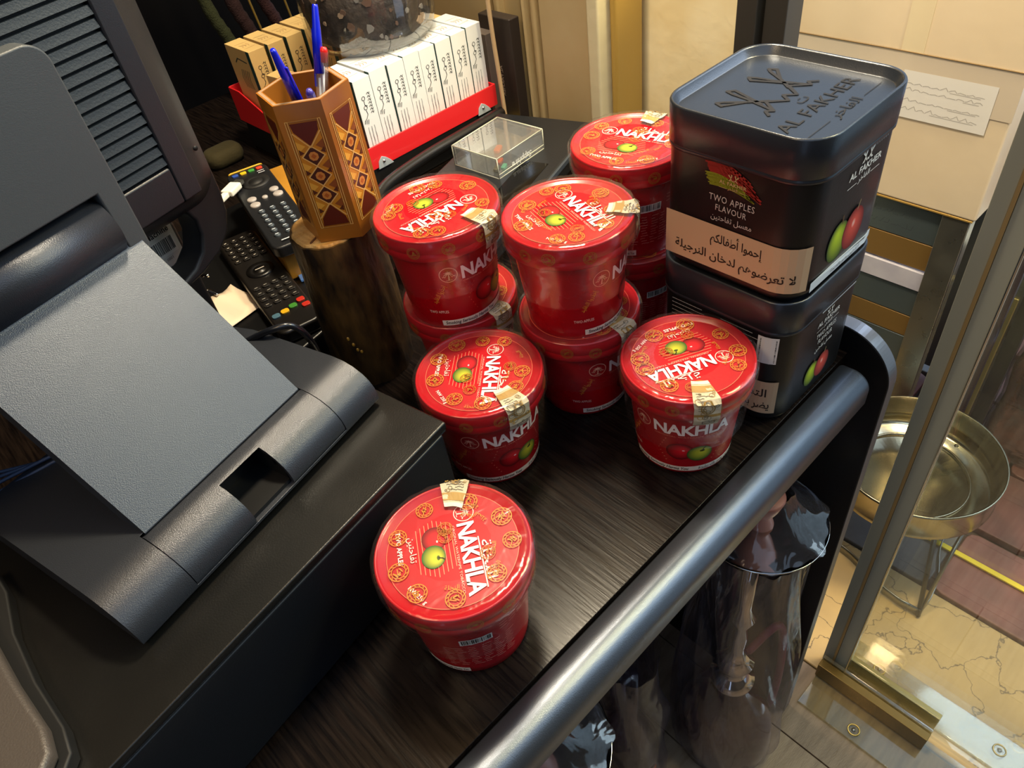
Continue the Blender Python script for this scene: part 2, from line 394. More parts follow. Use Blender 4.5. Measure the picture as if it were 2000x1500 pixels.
# ================================================================== TUBS
LR, BR_, TH = .061, .0455, .1124
def gradlabel(A):
    return A
def palm(A, u, v, r, col='f2c9b8', h=2):
    A.ring(u, v, r, r * .085, col, h)
    A.line([(u - r * .02, v - r * .72), (u + r * .03, v - r * .2), (u - r * .02, v + r * .22)], r * .16, col, h, r * .08)
    for k in range(11):
        t = math.radians(-35 + 250 * k / 10); L = r * (.62 if k % 2 else .52)
        P = [(u - r*.02 + L * f * math.cos(t), v + r * .22 + L * f * math.sin(t) - r * .28 * f * f) for f in (0, .35, .7, 1)]
        A.line(P, r * .11, col, h, r * .03)
    A.line([(u - r * .35, v - r * .74), (u + r * .35, v - r * .74)], r * .06, col, h)
    for q in (-1, 1): A.line([(u + q * r * .35, v - r * .22), (u + q * r * .72, v - r * .22)], r * .07, col, h)
def apples(A, u, v, s, h=2, rays=True, swap=False):
    """printed red and green apple with speed lines behind them"""
    if rays:
        for k in range(9):
            q = v - s * 1.0 + k * s * .27; e = s * (1.5 - .12 * abs(k - 4))
            A.line([(u - e - s * .5, q), (u + e + s * .6, q)], s * .045, 'f08a6a', h)
    A.disc(u - s * .62, v + s * .08, s * .86, s * .80, 'f0202c', h + 1, col2='5a040a', hu=.25, hv=.3)
    A.disc(u - s * .38, v + s * .22, s * .09, s * .06, 'ffc9c9', h + 2)
    A.disc(u + s * .66, v - s * .12, s * .82, s * .74, 'dcd83a', h + 3, col2='164f22', hu=.25, hv=.35)
    A.disc(u + s * .80, v + s * .16, s * .17, s * .10, '4e5a18', h + 4)
    A.line([(u + s * .80, v + s * .16), (u + s * .88, v + s * .40), (u + s * 1.0, v + s * .52)], s * .07, '2b1d0c', h + 5)
LID = Art()
LID.disc(0, 0, .0505, .0505, 'c40014', 1, n=48, col2='ae0014', rings=3)
palm(LID, -.0295, .013, .0078, 'ffd9cc', 3)
LID.text('NAKHLA', -.0195, .0065, .0128, 'fff2ee', 9, bold=.028, width=.064, space=.95)
LID.text('ORIGINAL WATERPIPE TOBACCO', -.019, .0022, .0019, 'ffb9a8', 9, width=.060)
LID.text(arabic('النخلة'), .017, .0215, .0075, 'ffe2d8', 9, 'c', bold=.006, width=.034)
LID.line([(-.004, .0205), (.040, .0205)], .0009, 'ffe2d8', 9)
apples(LID, -.004, -.0135, .0125)
LID.text(arabic('تفاحتين'), -.006, -.0325, .0052, 'ffd9cc', 9, 'c', bold=.004)
LID.text('TWO APPLES', -.010, -.0415, .0036, 'ffe9e2', 9, 'c', bold=.022)
LID.text('NW 250 g', .034, -.0315, .0032, 'ffe9e2', 9, 'c', bold=.01, rot=.6)
LID.ring(0, 0, .0505, .0006, 'f4694f', 2, 64)
SIDE = Art()
palm(SIDE, 0, .069, .0085, 'f3b9a0', 2)
SIDE.text('NAKHLA', .0125, .0615, .0145, 'fff1ec', 3, bold=.03, width=.072, space=.95)
SIDE.text('ORIGINAL WATERPIPE TOBACCO', .013, .0575, .0018, 'ef8f78', 3, width=.070)
apples(SIDE, .047, .0345, .0155)
SIDE.text(arabic('إحذروا التقليد'), -.0115, .045, .0048, 'e8a13a', 3, 'c', bold=.004, rot=1.0, width=.026)
SIDE.text('TWO APPLES', -.0185, .0215, .0034, 'f6c4b4', 3, 'c', bold=.012, width=.021)
SIDE.rect(-.018, .0045, .150, .0115, 'eedfcf', 2, 40)
SIDE.text('Smoking Seriously Harms You', -.0145, .0062, .0040, '1d1413', 3, bold=.018, shear=.2, width=.062)
SIDE.text(arabic('التدخين يضر بك بشدة'), .058, .0062, .0042, '1d1413', 3, bold=.01, width=.05)
SIDE.text('Smoking Seriously Harms You', .112, .0062, .0032, '1d1413', 3, bold=.012, shear=.2, width=.036)
ub = .052 * PI
SIDE.barcode(ub - .013, .0575, ub + .013, .0665, 3, seed=9)
rr = random.Random(2)
for k in range(11):
    q = .052 - k * .0033
    for w in range(6):
        a0 = ub - .03 + w * .0105 + rr.uniform(0, .002); e = a0 + rr.uniform(.004, .009)
        P = [(a0 + (e - a0) * i / 8, q + rr.uniform(-.0004, .0004)) for i in range(9)]
        SIDE.line(P, .0005, 'f0a090', 2)
for k in range(3):
    for w in range(4):
        a0 = ub + .02 + w * .009; q = .072 - k * .004; SIDE.line([(a0 + i * .001, q + rr.uniform(-.0004, .0004)) for i in range(8)], .0005, 'f0a090', 2)
def seal(A, u, v, r, h, rnd, col='b87a22'):
    A.ring(u, v, r, r * .09, col, h, 24); A.ring(u, v, r * .72, r * .07, col, h, 20)
    for k in range(12):
        t = 2 * PI * k / 12; A.line([(u + r * .8 * math.cos(t), v + r * .8 * math.sin(t)), (u + r * .92 * math.cos(t + .2), v + r * .92 * math.sin(t + .2))], r * .07, col, h)
    for k in range(4):
        P = [(u + rnd.uniform(-.5, .5) * r, v + rnd.uniform(-.45, .45) * r) for _ in range(3)]; A.line(P, r * .1, col, h)
def rad(z): return BR_ + (min(max(z, 0), .095) / .095) * (.0545 - BR_)
def side_map(a0):
    def f(u, v, h):
        t = a0 + u / .052; r = rad(v) + .0003 + h; return (r * math.cos(t), r * math.sin(t), v)
    return f
def lid_map(a):
    c, s = math.cos(a), math.sin(a)
    return lambda u, v, h: (u * c - v * s, u * s + v * c, TH - .0013 + h)
bodyP = [(0, .0015), (BR_ - .004, .0015), (BR_ - .003, 0), (BR_ - .0008, 0), (BR_, .0012)] + [(rad(z), z) for z in (.01, .03, .05, .07, .09)] + [(.0548, .0955), (0, .0955)]
lidP = [(.0548, .0905), (.0602, .0905), (.0608, .0915), (.0608, .0975), (.0604, .0982), (.0604, .0990), (.0609, .0998), (.0609, .1085), (.0602, .1098),
        (.0602, .1104), (.0604, .1112), (.0598, TH), (.0588, TH), (.0578, TH - .0006), (.0570, TH - .0016), (0, TH - .0016)]
def tub(loc, lid_deg, side_deg, stamp_deg, label, seed, group, film_low=.045):
    rnd = random.Random(seed)
    t = thing('tobacco_tub', label, 'tub', loc, 0, group)
    MB().lathe(bodyP, 72).build('tub_body', RED, t)
    MB().lathe(lidP, 80).build('lid', RED_DEEP, t)
    LID.build('lid_print', lid_map(math.radians(lid_deg)), t)
    SIDE.build('side_print', side_map(math.radians(side_deg)), t)
    A = Art()                                            # gold seals printed on the shrink film
    for k in range(9):
        q = 2 * PI * k / 9 + rnd.uniform(-.25, .25); rr_ = rnd.uniform(.040, .0455); seal(A, rr_ * math.cos(q), rr_ * math.sin(q), rnd.uniform(.0066, .0082), 12, rnd, 'c98424')
    for k in range(3): seal(A, rnd.uniform(-.03, .03), rnd.uniform(-.03, .03), .0058, 12, rnd, 'b06a22')
    for k in range(6):
        q = 2 * PI * rnd.random(); r0 = rnd.uniform(.03, .05)
        A.text(arabic('النخلة'), r0 * math.cos(q), r0 * math.sin(q), .0035, 'c98f2c', 12, 'c', rot=q + 1.57)
    A.build('gold_seals', lid_map(0), t)['kind'] = 'stuff'
    B = Art()
    for k in range(12):
        seal(B, .38 * k / 12 + rnd.uniform(-.006, .006), .1035 + rnd.uniform(-.003, .0), .0058, 1, rnd, '9c6a22')
    B.build('rim_seals', lambda u, v, h: ((.0622 + h) * math.cos(u / .0605), (.0622 + h) * math.sin(u / .0605), v), t)['kind'] = 'stuff'
    # paper tax stamp folded over the lid edge
    sa = math.radians(stamp_deg); Cc = Art(); w = .0115
    nu, nv = 7, 14
    pts = []; fs = []
    for j in range(nv + 1):
        for i in range(nu + 1): pts.append((-w + 2 * w * i / nu, .054 * j / nv))
    for j in range(nv):
        for i in range(nu): a = j * (nu + 1) + i; fs.append((a, a + 1, a + nu + 2, a + nu + 1))
    Cc.add(pts, fs, 'c2b79c', 0)
    for q0, q1, cc in ((.0, .004, 'd9d2c2'), (.006, .014, 'a8864a'), (.038, .041, '9c7b40')): Cc.rect(-w, q0, w, q1, cc, 2, 6)
    for k in range(16):
        x = rnd.uniform(-w * .8, w * .8); y = rnd.uniform(.015, .051)
        Cc.ring(x, y, rnd.uniform(.0008, .003), .0005, rnd.choice(('8d6f34', '55503e', 'b08a3c', '6f6a58')), 3, 12)
    for k in range(7):
        y = .0165 + k * .0028; Cc.line([(-w * .7 + i * .0012, y + rnd.uniform(-.0006, .0006)) for i in range(rnd.randint(5, 13))], .0005, '4e4738', 3)
    Cc.ring(.0, .031, .0058, .0009, '8a6a2c', 4, 24); Cc.ring(.0, .031, .0038, .0006, '8a6a2c', 4, 20)
    Cc.line([(-.004, .0465), (.007, .0465), (.007, .0505), (-.004, .0505), (-.004, .0465)], .0005, '3c3830', 4)
    wob = [rnd.uniform(-.0006, .0006) for _ in range(60)]
    def sm(u, v, h):
        k = .0012 * math.sin(v * 420 + seed) * math.sin(u * 300 + seed * 2) * .5 + .0012
        s = v + u * .12
        if s < .026: r = .036 + s; z = TH + .0009 + h + abs(k) * .8; t_ = sa + u / .058
        else: q = s - .026; r = .0632 + h + abs(k) * .5 - max(0, q - .02) * .35; z = TH + .0005 - q; t_ = sa + u / .062
        return (r * math.cos(t_), r * math.sin(t_), z)
    Cc.build('tax_stamp', sm, t, PRINT_MATT)['label'] = 'gold and white paper tax stamp'
    f = lambda th, j, z: 1 + .006 * math.sin(7 * th + seed) * math.sin(z * 130) + .004 * math.sin(17 * th + z * 160 + seed)
    g = MB(); zs = [TH + .0024 - .0012 * (1 - math.cos(i)) * .2 for i in range(4)]
    prof = [(.030, TH + .0018), (.044, TH + .0019), (.055, TH + .0024), (.0612, TH + .0022), (.0632, TH - .001), (.0634, TH - .010), (.0630, TH - .019), (.0608, TH - .026), (.0582, TH - .033), (.0570, film_low + .012), (.0560, film_low)]
    g.lathe(prof, 96, wob=lambda th, j, z: 1 + (.004 if j > 3 else .0) * math.sin(9 * th + seed + j) + (.003 if j > 3 else .01) * math.sin(23 * th + j * 1.7 + seed))
    g.build('shrink_film', WRAP, t)
    return t
G = 'red tobacco tubs on the counter'
e = TH - .0014
tub((.1443, .2963, 0), -122.6, 59, 47, 'red tobacco tub alone at the front of the counter, barcode side showing', 1, G)
tub((.2879, .4241, 0), -139, -149, -98, 'single red tobacco tub beside the corner of the black cash drawer', 2, G)
tub((.4216, .2858, 0), 152, 170, -128, 'single red tobacco tub with upside-down lid lettering, in front of the tins', 3, G)
tub((.3575, .5310, 0), 160, -110, -85, 'lower red tobacco tub of the stack next to the log, mostly hidden', 4, G)
tub((.3472, .5243, e), 174, -126, -76, 'upper red tobacco tub of the stack beside the wooden pen cup', 5, G)
tub((.4166, .4140, 0), -100, -120, -88, 'lower red tobacco tub of the middle stack, right behind the two single tubs', 6, G)
tub((.4113, .4135, e), -107, -106, -50, 'upper red tobacco tub of the middle stack, apples on its lid', 7, G)
tub((.549, .4525, 0), -60, 70, 20, 'lower red tobacco tub of the rear stack, half hidden behind the tins', 8, G)
tub((.546, .452, e), -76.9, 60, 12, 'upper red tobacco tub of the rear stack touching the upper black tin', 9, G)

# ================================================================== TINS
def crown(A, u, v, s, col, h, w=.05):
    """looped crown emblem: thin strokes that rise from a zigzag base and end in loops"""
    for bx, tx, ty in ((-.10, -.60, .62), (-.44, -.24, .70), (.44, .24, .70), (.10, .60, .62)):
        q = 1 if tx > 0 else -1
        P = [(bx, -.08), (bx + (tx - bx) * .6, ty * .55), (tx + .05 * q, ty * .88), (tx + .01 * q, ty + .03), (tx - .06 * q, ty * .93), (bx + (tx - bx) * .62 - .03 * q, ty * .5), (bx + (tx - bx) * .3 - .02 * q, ty * .2)]
        A.line([(u + x * s, v + y * s) for x, y in P], s * w, col, h)
    for P in ([(-.58, -.10), (-.50, .0), (-.44, -.08), (-.27, .14), (-.10, -.08), (0, .06), (.10, -.08), (.27, .14), (.44, -.08), (.50, .0), (.58, -.10)],):
        A.line([(u + x * s, v + y * s) for x, y in P], s * w, col, h)
    return
    for k, (bx, tx, ty) in ():
        A.line([(u + bx * s, v + .05 * s), (u + (bx * .4 + tx * .6) * s, v + ty * .62 * s), (u + tx * s, v + ty * s)], s * w, col, h)
        A.line([(u + tx * s, v + ty * s), (u + (tx * .98 - .10 * (1 if tx > 0 else -1)) * s, v + (ty + .04) * s), (u + (bx * .55 + tx * .45 - .05 * (1 if tx > 0 else -1)) * s, v + ty * .58 * s), (u + bx * .2 * s, v + .0 * s)], s * w, col, h)
    A.line([(u - .62 * s, v + .12 * s), (u - .38 * s, v - .06 * s), (u - .22 * s, v + .22 * s), (u, v - .05 * s), (u + .22 * s, v + .22 * s), (u + .38 * s, v - .06 * s), (u + .62 * s, v + .12 * s)], s * w, col, h)
def fakher(A, u, v, wd, col, h, crown_s=.3, bold=.0, arab=True):
    A.text('AL FAKHER', u, v, wd * .12, col, h, 'c', bold=bold, width=wd)
    crown(A, u, v + wd * .19, wd * crown_s, col, h, .07)
    if arab:
        A.text(arabic('الفاخر'), u, v - wd * .15, wd * .10, col, h, 'c', bold=bold * .4, width=wd * .36)
        for q in (-1, 1): A.line([(u + q * wd * .22, v - wd * .135), (u + q * wd * .5, v - wd * .135)], wd * .012, col, h)
def brush(A, u, v, w, ht, col, h, seed):
    rnd = random.Random(seed)
    for k in range(14):
        f = k / 13; y = v + ht * (f - .5); x0 = u - w / 2 + rnd.uniform(0, w * .06) + (1 - f) * w * .12; x1 = u + w / 2 - rnd.uniform(0, w * .08) - f * w * .25
        P = [(x0 + (x1 - x0) * i / 10, y + ht * .16 * math.sin(i / 10 * PI) - ht * .5 * (i / 10) ** 2) for i in range(11)]
        A.line(P, ht / 10, col, h)
def fruit(A, u, v, s, h):
    A.disc(u - s * .62, v - s * .05, s * .78, s * .92, 'c8e021', h, col2='27400f', hu=-.1, hv=.45, rings=6)
    A.line([(u - s * .5, v + s * .75), (u - s * .52, v + s * 1.1)], s * .07, '6b4a22', h + 1)
    A.disc(u + s * .55, v + s * .0, s * .80, s * .95, 'f05a48', h + 1, col2='7a1512', hu=.0, hv=.3, rings=6)
    A.disc(u + s * .50, v + s * .25, s * .16, s * .22, 'ffc4b8', h + 2, col2='f05a48')
    A.line([(u + s * .62, v + s * .82), (u + s * .75, v + s * 1.2)], s * .06, 'a08a60', h + 2)
TW, TD, TT = .1485, .1497, .153
def tin(loc, label, upper):
    t = thing('tobacco_tin', label, 'tin', loc, 0, 'black tobacco tins')
    b = MB(); loft(b, [zl(rrect(TW - .012, TD - .012, .024), .0), zl(rrect(TW - .006, TD - .006, .027), .004), zl(rrect(TW - .004, TD - .004, .028), .008), zl(rrect(TW - .0035, TD - .0035, .028), .1150)])
    b.build('tin_body', TINBLACK, t)
    l = MB(); rims = [(TW - .002, .1148, .0285), (TW, .1155, .029), (TW, .1185, .029), (TW - .0008, .1190, .029), (TW, .1195, .029), (TW + .0005, .1515, .0292), (TW - .001, TT, .0288), (TW - .004, TT, .0275), (TW - .006, TT - .0012, .0265), (TW - .012, TT - .0075, .023), (TW - .014, TT - .0082, .022)]
    loft(l, [zl(rrect(w, w + TD - TW, r), z) for w, z, r in rims])
    l.build('lid', TINLID, t)
    fl_ = lambda u, v, h: (-TW / 2 + .0012 - h, -u, v)           # left face, seen from -x : right is -y
    fr_ = lambda u, v, h: (u, -TD / 2 + .0014 - h, v)
    def bend(f, k):                                                # print follows the rounded corner towards the shared edge
        R_ = .028
        def g(u, v, h):
            lim = (TD if k == 'l' else TW) / 2 - .0012 - R_
            hx, hy = TW / 2 - .0014, TD / 2 - .0014
            if k == 'l':
                if u <= lim: return (-hx - h, -u, v)
                a = (u - lim) / R_; return (-hx + R_ - (R_ + h) * math.cos(a), -lim - (R_ + h) * math.sin(a), v)
            if u > lim: a = (u - lim) / R_; return (lim + (R_ + h) * math.sin(a), -hy + R_ - (R_ + h) * math.cos(a), v)
            if u >= -lim: return (u, -hy - h, v)
            a = (-lim - u) / R_; return (-lim - (R_ + h) * math.sin(a), -hy + R_ - (R_ + h) * math.cos(a), v)
        return g
    L_ = Art(); R2 = Art()
    if upper:
        brush(L_, .004, .1065, .058, .016, 'a3271c', 2, 3); brush(L_, .000, .0990, .050, .010, '8f9418', 3, 4)
        fakher(L_, .004, .098, .026, 'd8b07a', 6, .28, .01)
        L_.text('TWO APPLES', .004, .0800, .0062, 'd9cfc4', 4, 'c', width=.044, space=1.1)
        L_.text('FLAVOUR', .004, .0715, .0058, 'd9cfc4', 4, 'c', width=.030, space=1.1)
        L_.text(arabic('معسل تفاحتين'), .005, .0625, .0052, 'd9cfc4', 4, 'c', bold=.005, width=.040)
        L_.rect(-.0620, .0105, .0800, .0560, 'd9b58c', 2, 22)
        L_.text(arabic('إحموا أطفالكم'), .012, .0395, .0085, '2a1a12', 4, 'c', bold=.016, width=.052)
        L_.text(arabic('لا تعرضوهم لدخان النرجيلة'), .009, .0205, .0085, '2a1a12', 4, 'c', bold=.016, width=.120)
        fakher(R2, .010, .0960, .052, 'f4f2ee', 3, .26, .02)
        fruit(R2, -.001, .0400, .0215, 3)
        R2.poly([(-.050, .0060), (.0445, .0060), (.058, .0060), (.058, .0130), (.0445, .0138), (-.050, .0160)], 'd5dde6', 6)
        R2.text(arabic('التدخين يضر بالصحة'), .008, .0085, .0038, '5a5f66', 7, 'c', width=.05)
        for k in range(9): R2.line([(.012 + k * .0035, .1130), (.013 + k * .0035, .1165)], .0012, '9aa0a4', 4)
    else:
        rnd = random.Random(8)
        for c0, wd, n_ in ((-.052, .044, 8), (.004, .036, 9)):
            for k in range(n_):
                q = .1105 - k * .0048; x = c0
                while x < c0 + wd * rnd.uniform(.6, 1):
                    e2 = x + rnd.uniform(.002, .006); L_.line([(x, q), (e2, q)], .0007, 'b9b6b0', 3); x = e2 + .0008
        L_.barcode(.0445, .0800, .0640, .1120, 3, vertical=True, seed=5)
        L_.rect(.0120, .0130, .0700, .0560, 'd9b58c', 2, 14)
        L_.text(arabic('التدخين'), .040, .036, .010, '2a1a12', 4, 'c', bold=.016, width=.040)
        L_.text(arabic('يضر بالصحة'), .040, .020, .010, '2a1a12', 4, 'c', bold=.016, width=.048)
        R2.line([(-.012, .1120), (.050, .1105)], .0016, 'd0d4d8', 3)
        fakher(R2, .004, .0950, .040, 'eceae6', 3, .22, .015)
        R2.text('TWO APPLES', .004, .0790, .0058, 'eceae6', 3, 'c', width=.036); R2.text('FLAVOUR', .004, .0705, .0058, 'eceae6', 3, 'c', width=.026)
        R2.text(arabic('معسل تفاحتين'), .004, .0610, .0055, 'eceae6', 3, 'c', width=.032, bold=.005)
        fruit(R2, .000, .0330, .0165, 3)
    L_.build('front_label', bend(fl_, 'l'), t, PRINT_MATT); R2.build('side_label', bend(fr_, 'r'), t, PRINT_MATT)
    if upper:
        E_ = Art(); c = '15110f'
        E_.text('AL FAKHER', 0, -.036, .0125, c, 1, 'c', bold=.004, width=.112)
        E_.text(arabic('الفاخر'), .004, -.0545, .0090, c, 1, 'c', bold=.006, width=.040)
        for a_, b_ in ((-.056, -.022), (.030, .058)): E_.line([(a_, -.052), (b_, -.052)], .0006, c, 1)
        crown(E_, 0, -.002, .064, c, 1, .045)
        E_.text('ت', .0, -.019, .010, c, 1, 'c', bold=.004)
        E_.build('engraved_emblem', lambda u, v, h: (u, v, TT - .0079 + h * 2), t, PRINT_MATT)
    return t
tin((.5575, .2975, 0), 'lower black tobacco tin with small print and a barcode, standing beside the front rail', False)
tin((.5575, .2975, TT), 'upper black tobacco tin with a beige Arabic warning panel and an engraved lid', True)

# ================================================================== CASH DRAWER AND TERMINAL
A0 = math.radians(10.1)
dr = thing('cash_drawer', 'flat black cash drawer under the grey payment terminal', 'cash drawer', (.2165, .3845, 0), A0)
MB().box((-.56, .006, .004), (-.002, .262, .121)).build('drawer_body', BPAINT, dr, bevel=.002)
MB().box((-.562, -.001, .122), (0, .265, .130)).build('top_cover', mat('black_drawer_top', '111110', .32, bump=.08, bscale=700, rvar=.05, col2='171513', cscale=5), dr, bevel=.0018, seg=3)
MB().box((-.556, -.0005, .006), (-.006, .006, .1195)).build('front_panel', mat('drawer_front', '12151a', .35, bump=.05, bscale=700), dr, bevel=.002, seg=3)
MB().box((-.562, .001, .1185), (-.001, .004, .1212)).build('chrome_trim', mat('trim_line', '6d747c', .22, metal=.9), dr)  # bright strip put in for the highlight along the lid edge
for x in (-.53, -.03):
    for y in (.03, .235): MB().lathe([(0, 0), (.010, 0), (.010, .004), (0, .004)], 16, (x, y)).build('rubber_foot', BLACKM, dr)

AT = math.radians(14)
tm = thing('payment_terminal', 'dark grey point-of-sale terminal seen from behind, on a slanted stand', 'terminal', (0, 0, 0), AT)
Zb = .1305
nose = [(.52, Zb + .004), (.388, Zb + .004), (.3855, Zb + .006), (.3855, Zb + .012)]
arcp = [(.3870, Zb + .019), (.3905, Zb + .0255), (.3965, Zb + .0315), (.4050, Zb + .0365), (.4150, Zb + .0395), (.4280, Zb + .0405)]
full = nose + arcp + [(.53, Zb + .036), (.60, Zb + .020), (.60, Zb + .004)]
def swp(pts, a, b, name, m, parent, bevel=.001, smooth=True):
    mb = MB(); loft(mb, [[(a, y, z) for y, z in pts], [(b, y, z) for y, z in pts]], smooth=False)
    return mb.build(name, m, parent, bevel=bevel, seg=2)
def swm(pts, us, name, m, parent):
    """profile swept across u with extra crosswise loops, ends flared by a factor in us"""
    mb = MB(); loft(mb, [[(u, y, z) for y, z in pts] for u in us], smooth=True); o = mb.build(name, m, parent)
    k = o.modifiers.new('bevel', 'BEVEL'); k.width = .0008; k.segments = 2; k.limit_method = 'ANGLE'; k.angle_limit = .9
    k2 = o.modifiers.new('wn', 'WEIGHTED_NORMAL'); return o
us0, us1, ah0, ah1 = .0395, .2960, .0895, .2525
swp(full, us0, ah0 - .0007, 'base_plate', PLAST, tm); swp(full, ah1 + .0007, us1, 'base_plate', PLAST, tm)
swp([p for p in full if p[0] > .424] , ah0 - .001, ah1 + .001, 'base_plate', PLAST, tm)
low = [(.430, Zb + .004), (.388, Zb + .004), (.3855, Zb + .006), (.3855, Zb + .0085), (.430, Zb + .0085)]
swp(low, ah0 - .0006, ah1 + .0006, 'base_lip', PLAST, tm, .0004)
cover = [(.3862, Zb + .0092), (.3858, Zb + .012)] + arcp[:5] + [(.4240, Zb + .0405), (.430, Zb + .0370), (.430, Zb + .0340), (.4150, Zb + .0360), (.4055, Zb + .0330), (.3985, Zb + .0285), (.3930, Zb + .0230), (.3900, Zb + .0170), (.3892, Zb + .0092)]
cov = tm
for a, b in ((ah0, .1490), (.1905, ah1)): swp(cover, a, b, 'front_cover', PLAST, tm, .0002)
hi = [p for p in cover if p[0] > .4085]
swp([(.4120, Zb + .0385), (.4150, Zb + .0395), (.4240, Zb + .0405), (.430, Zb + .0370), (.430, Zb + .0340), (.4150, Zb + .0360)], .1488, .1907, 'front_cover', PLAST, tm, .0002)
MB().box((.149, .390, Zb + .0088), (.1905, .429, Zb + .012)).box((.147, .4285, Zb + .010), (.193, .431, Zb + .036)).box((.1905, .402, Zb + .010), (.1920, .429, Zb + .0330)).box((.1472, .402, Zb + .010), (.149, .429, Zb + .0330)).box((.1905, .3915, Zb + .010), (.1920, .402, Zb + .0225)).box((.1472, .3915, Zb + .010), (.149, .402, Zb + .0225)).build('cable_slot', mat('slot_black', '0d0e10', .4), tm)
# slanted arm, upper edge rolling over into the hinge
arm = [(.4260, Zb + .0400), (.5460, .2880), (.5480, .2905), (.5485, .300), (.5560, .318), (.5700, .322), (.5820, .314), (.5820, .300), (.5560, .270), (.4460, Zb + .0290), (.4340, Zb + .0350)]
def armloop(u, k): return [(u, y, z) for y, z in arm]
mb = MB(); loft(mb, [armloop(.0925, 0), armloop(.2518, 0)], smooth=False); mb.build('arm', PLAST_L, tm, bevel=.0015, seg=3)
mb = MB(); mb.tube([(.0985 + (.2375 - .0985) * i / 2, .562, .3085) for i in range(3)], .0235, 40); mb.build('hinge_barrel', PLAST, tm)
# neck plate with a cut-out round the hinge
npz = [(.0850, .272), (.0975, .272), (.0975, .3305), (.2390, .3305), (.2390, .272), (.2520, .272)]
cr_ = []
for i in range(9):
    t = i / 8 * PI / 2; cr_.append((.2420 + .016 * math.cos(t), .427 + .016 * math.sin(t)))
left = [(.087 - .002, .443)]
outl = [(.0850, .276), (.0975, .272), (.0975, .3370), (.2385, .3370), (.2400, .284), (.2440, .277), (.2520, .277), (.2570, .284)] + cr_ + [(.085, .443)]
mb = MB(); mb.prism([(x, z) for x, z in outl], .5470, .5640, 'y'); mb.build('neck_plate', mat('grey_neck_plastic', '4a4e50', .45, bump=.12, bscale=1500, spec=.6), tm, bevel=.0016, seg=3)
# monitor housing
mo = .600
hs = MB(); Rr = .045
def mrect(w0, w1, z0, z1, r, v, n=7):
    P = rrect(w1 - w0, z1 - z0, r, n, (w0 + w1) / 2, (z0 + z1) / 2); return [(x, v, z) for x, z in P]
loft(hs, [mrect(-.045, .366, .262, .585, .03, .628), mrect(-.046, .368, .260, .587, .032, .622), mrect(-.045, .367, .260, .586, .03, .606), mrect(-.041, .363, .263, .582, .028, .594),
          mrect(-.030, .350, .270, .572, .024, .586), mrect(-.018, .338, .276, .560, .018, .5775), mrect(-.010, .330, .282, .552, .012, .5740)], cap0=True, cap1=False, smooth=True)
ho = hs.build('rear_housing', PLAST_D, tm)
MB().prism([(-.012, .553), (-.012, .284), (.332, .284), (.332, .553)], .5742, .5760, 'y').build('vent_bed', mat('vent_shadow', '0a0b0c', .7), tm)  # near-black sheet: the shade between the slats is put into its colour
fr = MB(); fr.box((.313, .5690, .2840), (.3325, .5758, .553)); fr.box((-.012, .5690, .2840), (.313, .5758, .3165)); fr.build('vent_frame', PLAST_D, tm, bevel=.002, seg=3)
for k in range(26):
    z = .3190 + k * .0091
    s_ = MB(); s_.prism([(.5700, z), (.5716, z + .0062), (.5745, z + .0068), (.5745, z + .0004)], -.010, .313, 'x'); s_.build('vent_slat', VENTM, tm)
MB().box((-.03, .600, .270), (.35, .6335, .570)).build('screen', mat('dark_screen', '050608', .15), tm, bevel=.003)
# handle opening on the lower edge of the housing
lp = [(.3670, .330), (.3675, .262), (.3650, .240), (.3560, .222), (.3400, .210), (.3150, .2015), (.2850, .1975), (.2860, .2050), (.3080, .2110), (.3220, .2210), (.3290, .2360), (.3300, .2500), (.3250, .2610), (.3120, .2670), (.3120, .330)]
MB().prism([(x - .0018, z) for x, z in lp[::-1]], .5955, .6270, 'y').build('corner_foot', PLAST_D, tm, bevel=.004, seg=3)
MB().prism([(-(x - .1605) + .1605, z) for x, z in lp], .5960, .6270, 'y').build('corner_foot', PLAST_D, tm, bevel=.004, seg=3)
sc = MB().lathe([(0, 0), (.0022, 0), (.0022, .001), (0, .001)], 12); o_ = sc.build('screw_hole', BLACKM, tm); o_.rotation_euler = (PI / 2, 0, 0); o_.location = (.352, .5850, .312)

# receipt printer behind the monitor with its rating label
rp_ = thing('receipt_printer', 'black receipt printer behind the terminal with a white barcode label', 'printer', (0, 0, 0), AT)
MB().box((.215, .642, 0), (.333, .74, .240)).build('printer_body', PLAST_D, rp_, bevel=.006, seg=3)
SL = Art(); SL.rect(-.020, -.030, .022, .030, 'dcdad0', 1); SL.text('Machine', .003, .0185, .0062, '1a1a1a', 2, 'c', bold=.02); SL.barcode(-.014, -.006, .018, .014, 2, seed=4)
SL.text('0001', .004, -.0115, .0032, '3a3a3a', 2, 'c'); SL.text('China', .008, -.0245, .0062, '1a1a1a', 2, 'c', bold=.03)
lab = SL.build('rating_label', lambda u, v, h: (.3075 + u * .90, .6412 - h, .2170 + v * .92), rp_, PRINT_MATT); lab['label'] = 'white rating label with a barcode'
# device in the near left corner
kp = thing('card_reader_cradle', 'grey-brown rounded device in the near left corner, on the cash drawer', 'device', (0, 0, .1303))
P1 = [(-.20, .33), (-.128, .332), (-.1165, .345), (-.1140, .365), (-.1170, .41), (-.1160, .46), (-.1090, .50), (-.11, .53), (-.20, .53)]
b = MB(); b.prism(P1, 0, .012); b.build('lower_shell', BLACKM, kp, bevel=.002, seg=3)
P2 = [(-.20, .335), (-.131, .337), (-.1225, .346), (-.1200, .365), (-.1240, .41), (-.1260, .46), (-.1250, .50), (-.126, .53), (-.20, .53)]
b = MB(); b.prism(P2, .012, .024); b.build('upper_shell', mat('taupe_plastic', '4b443f', .4, bump=.2, bscale=700), kp, bevel=.004, seg=3)
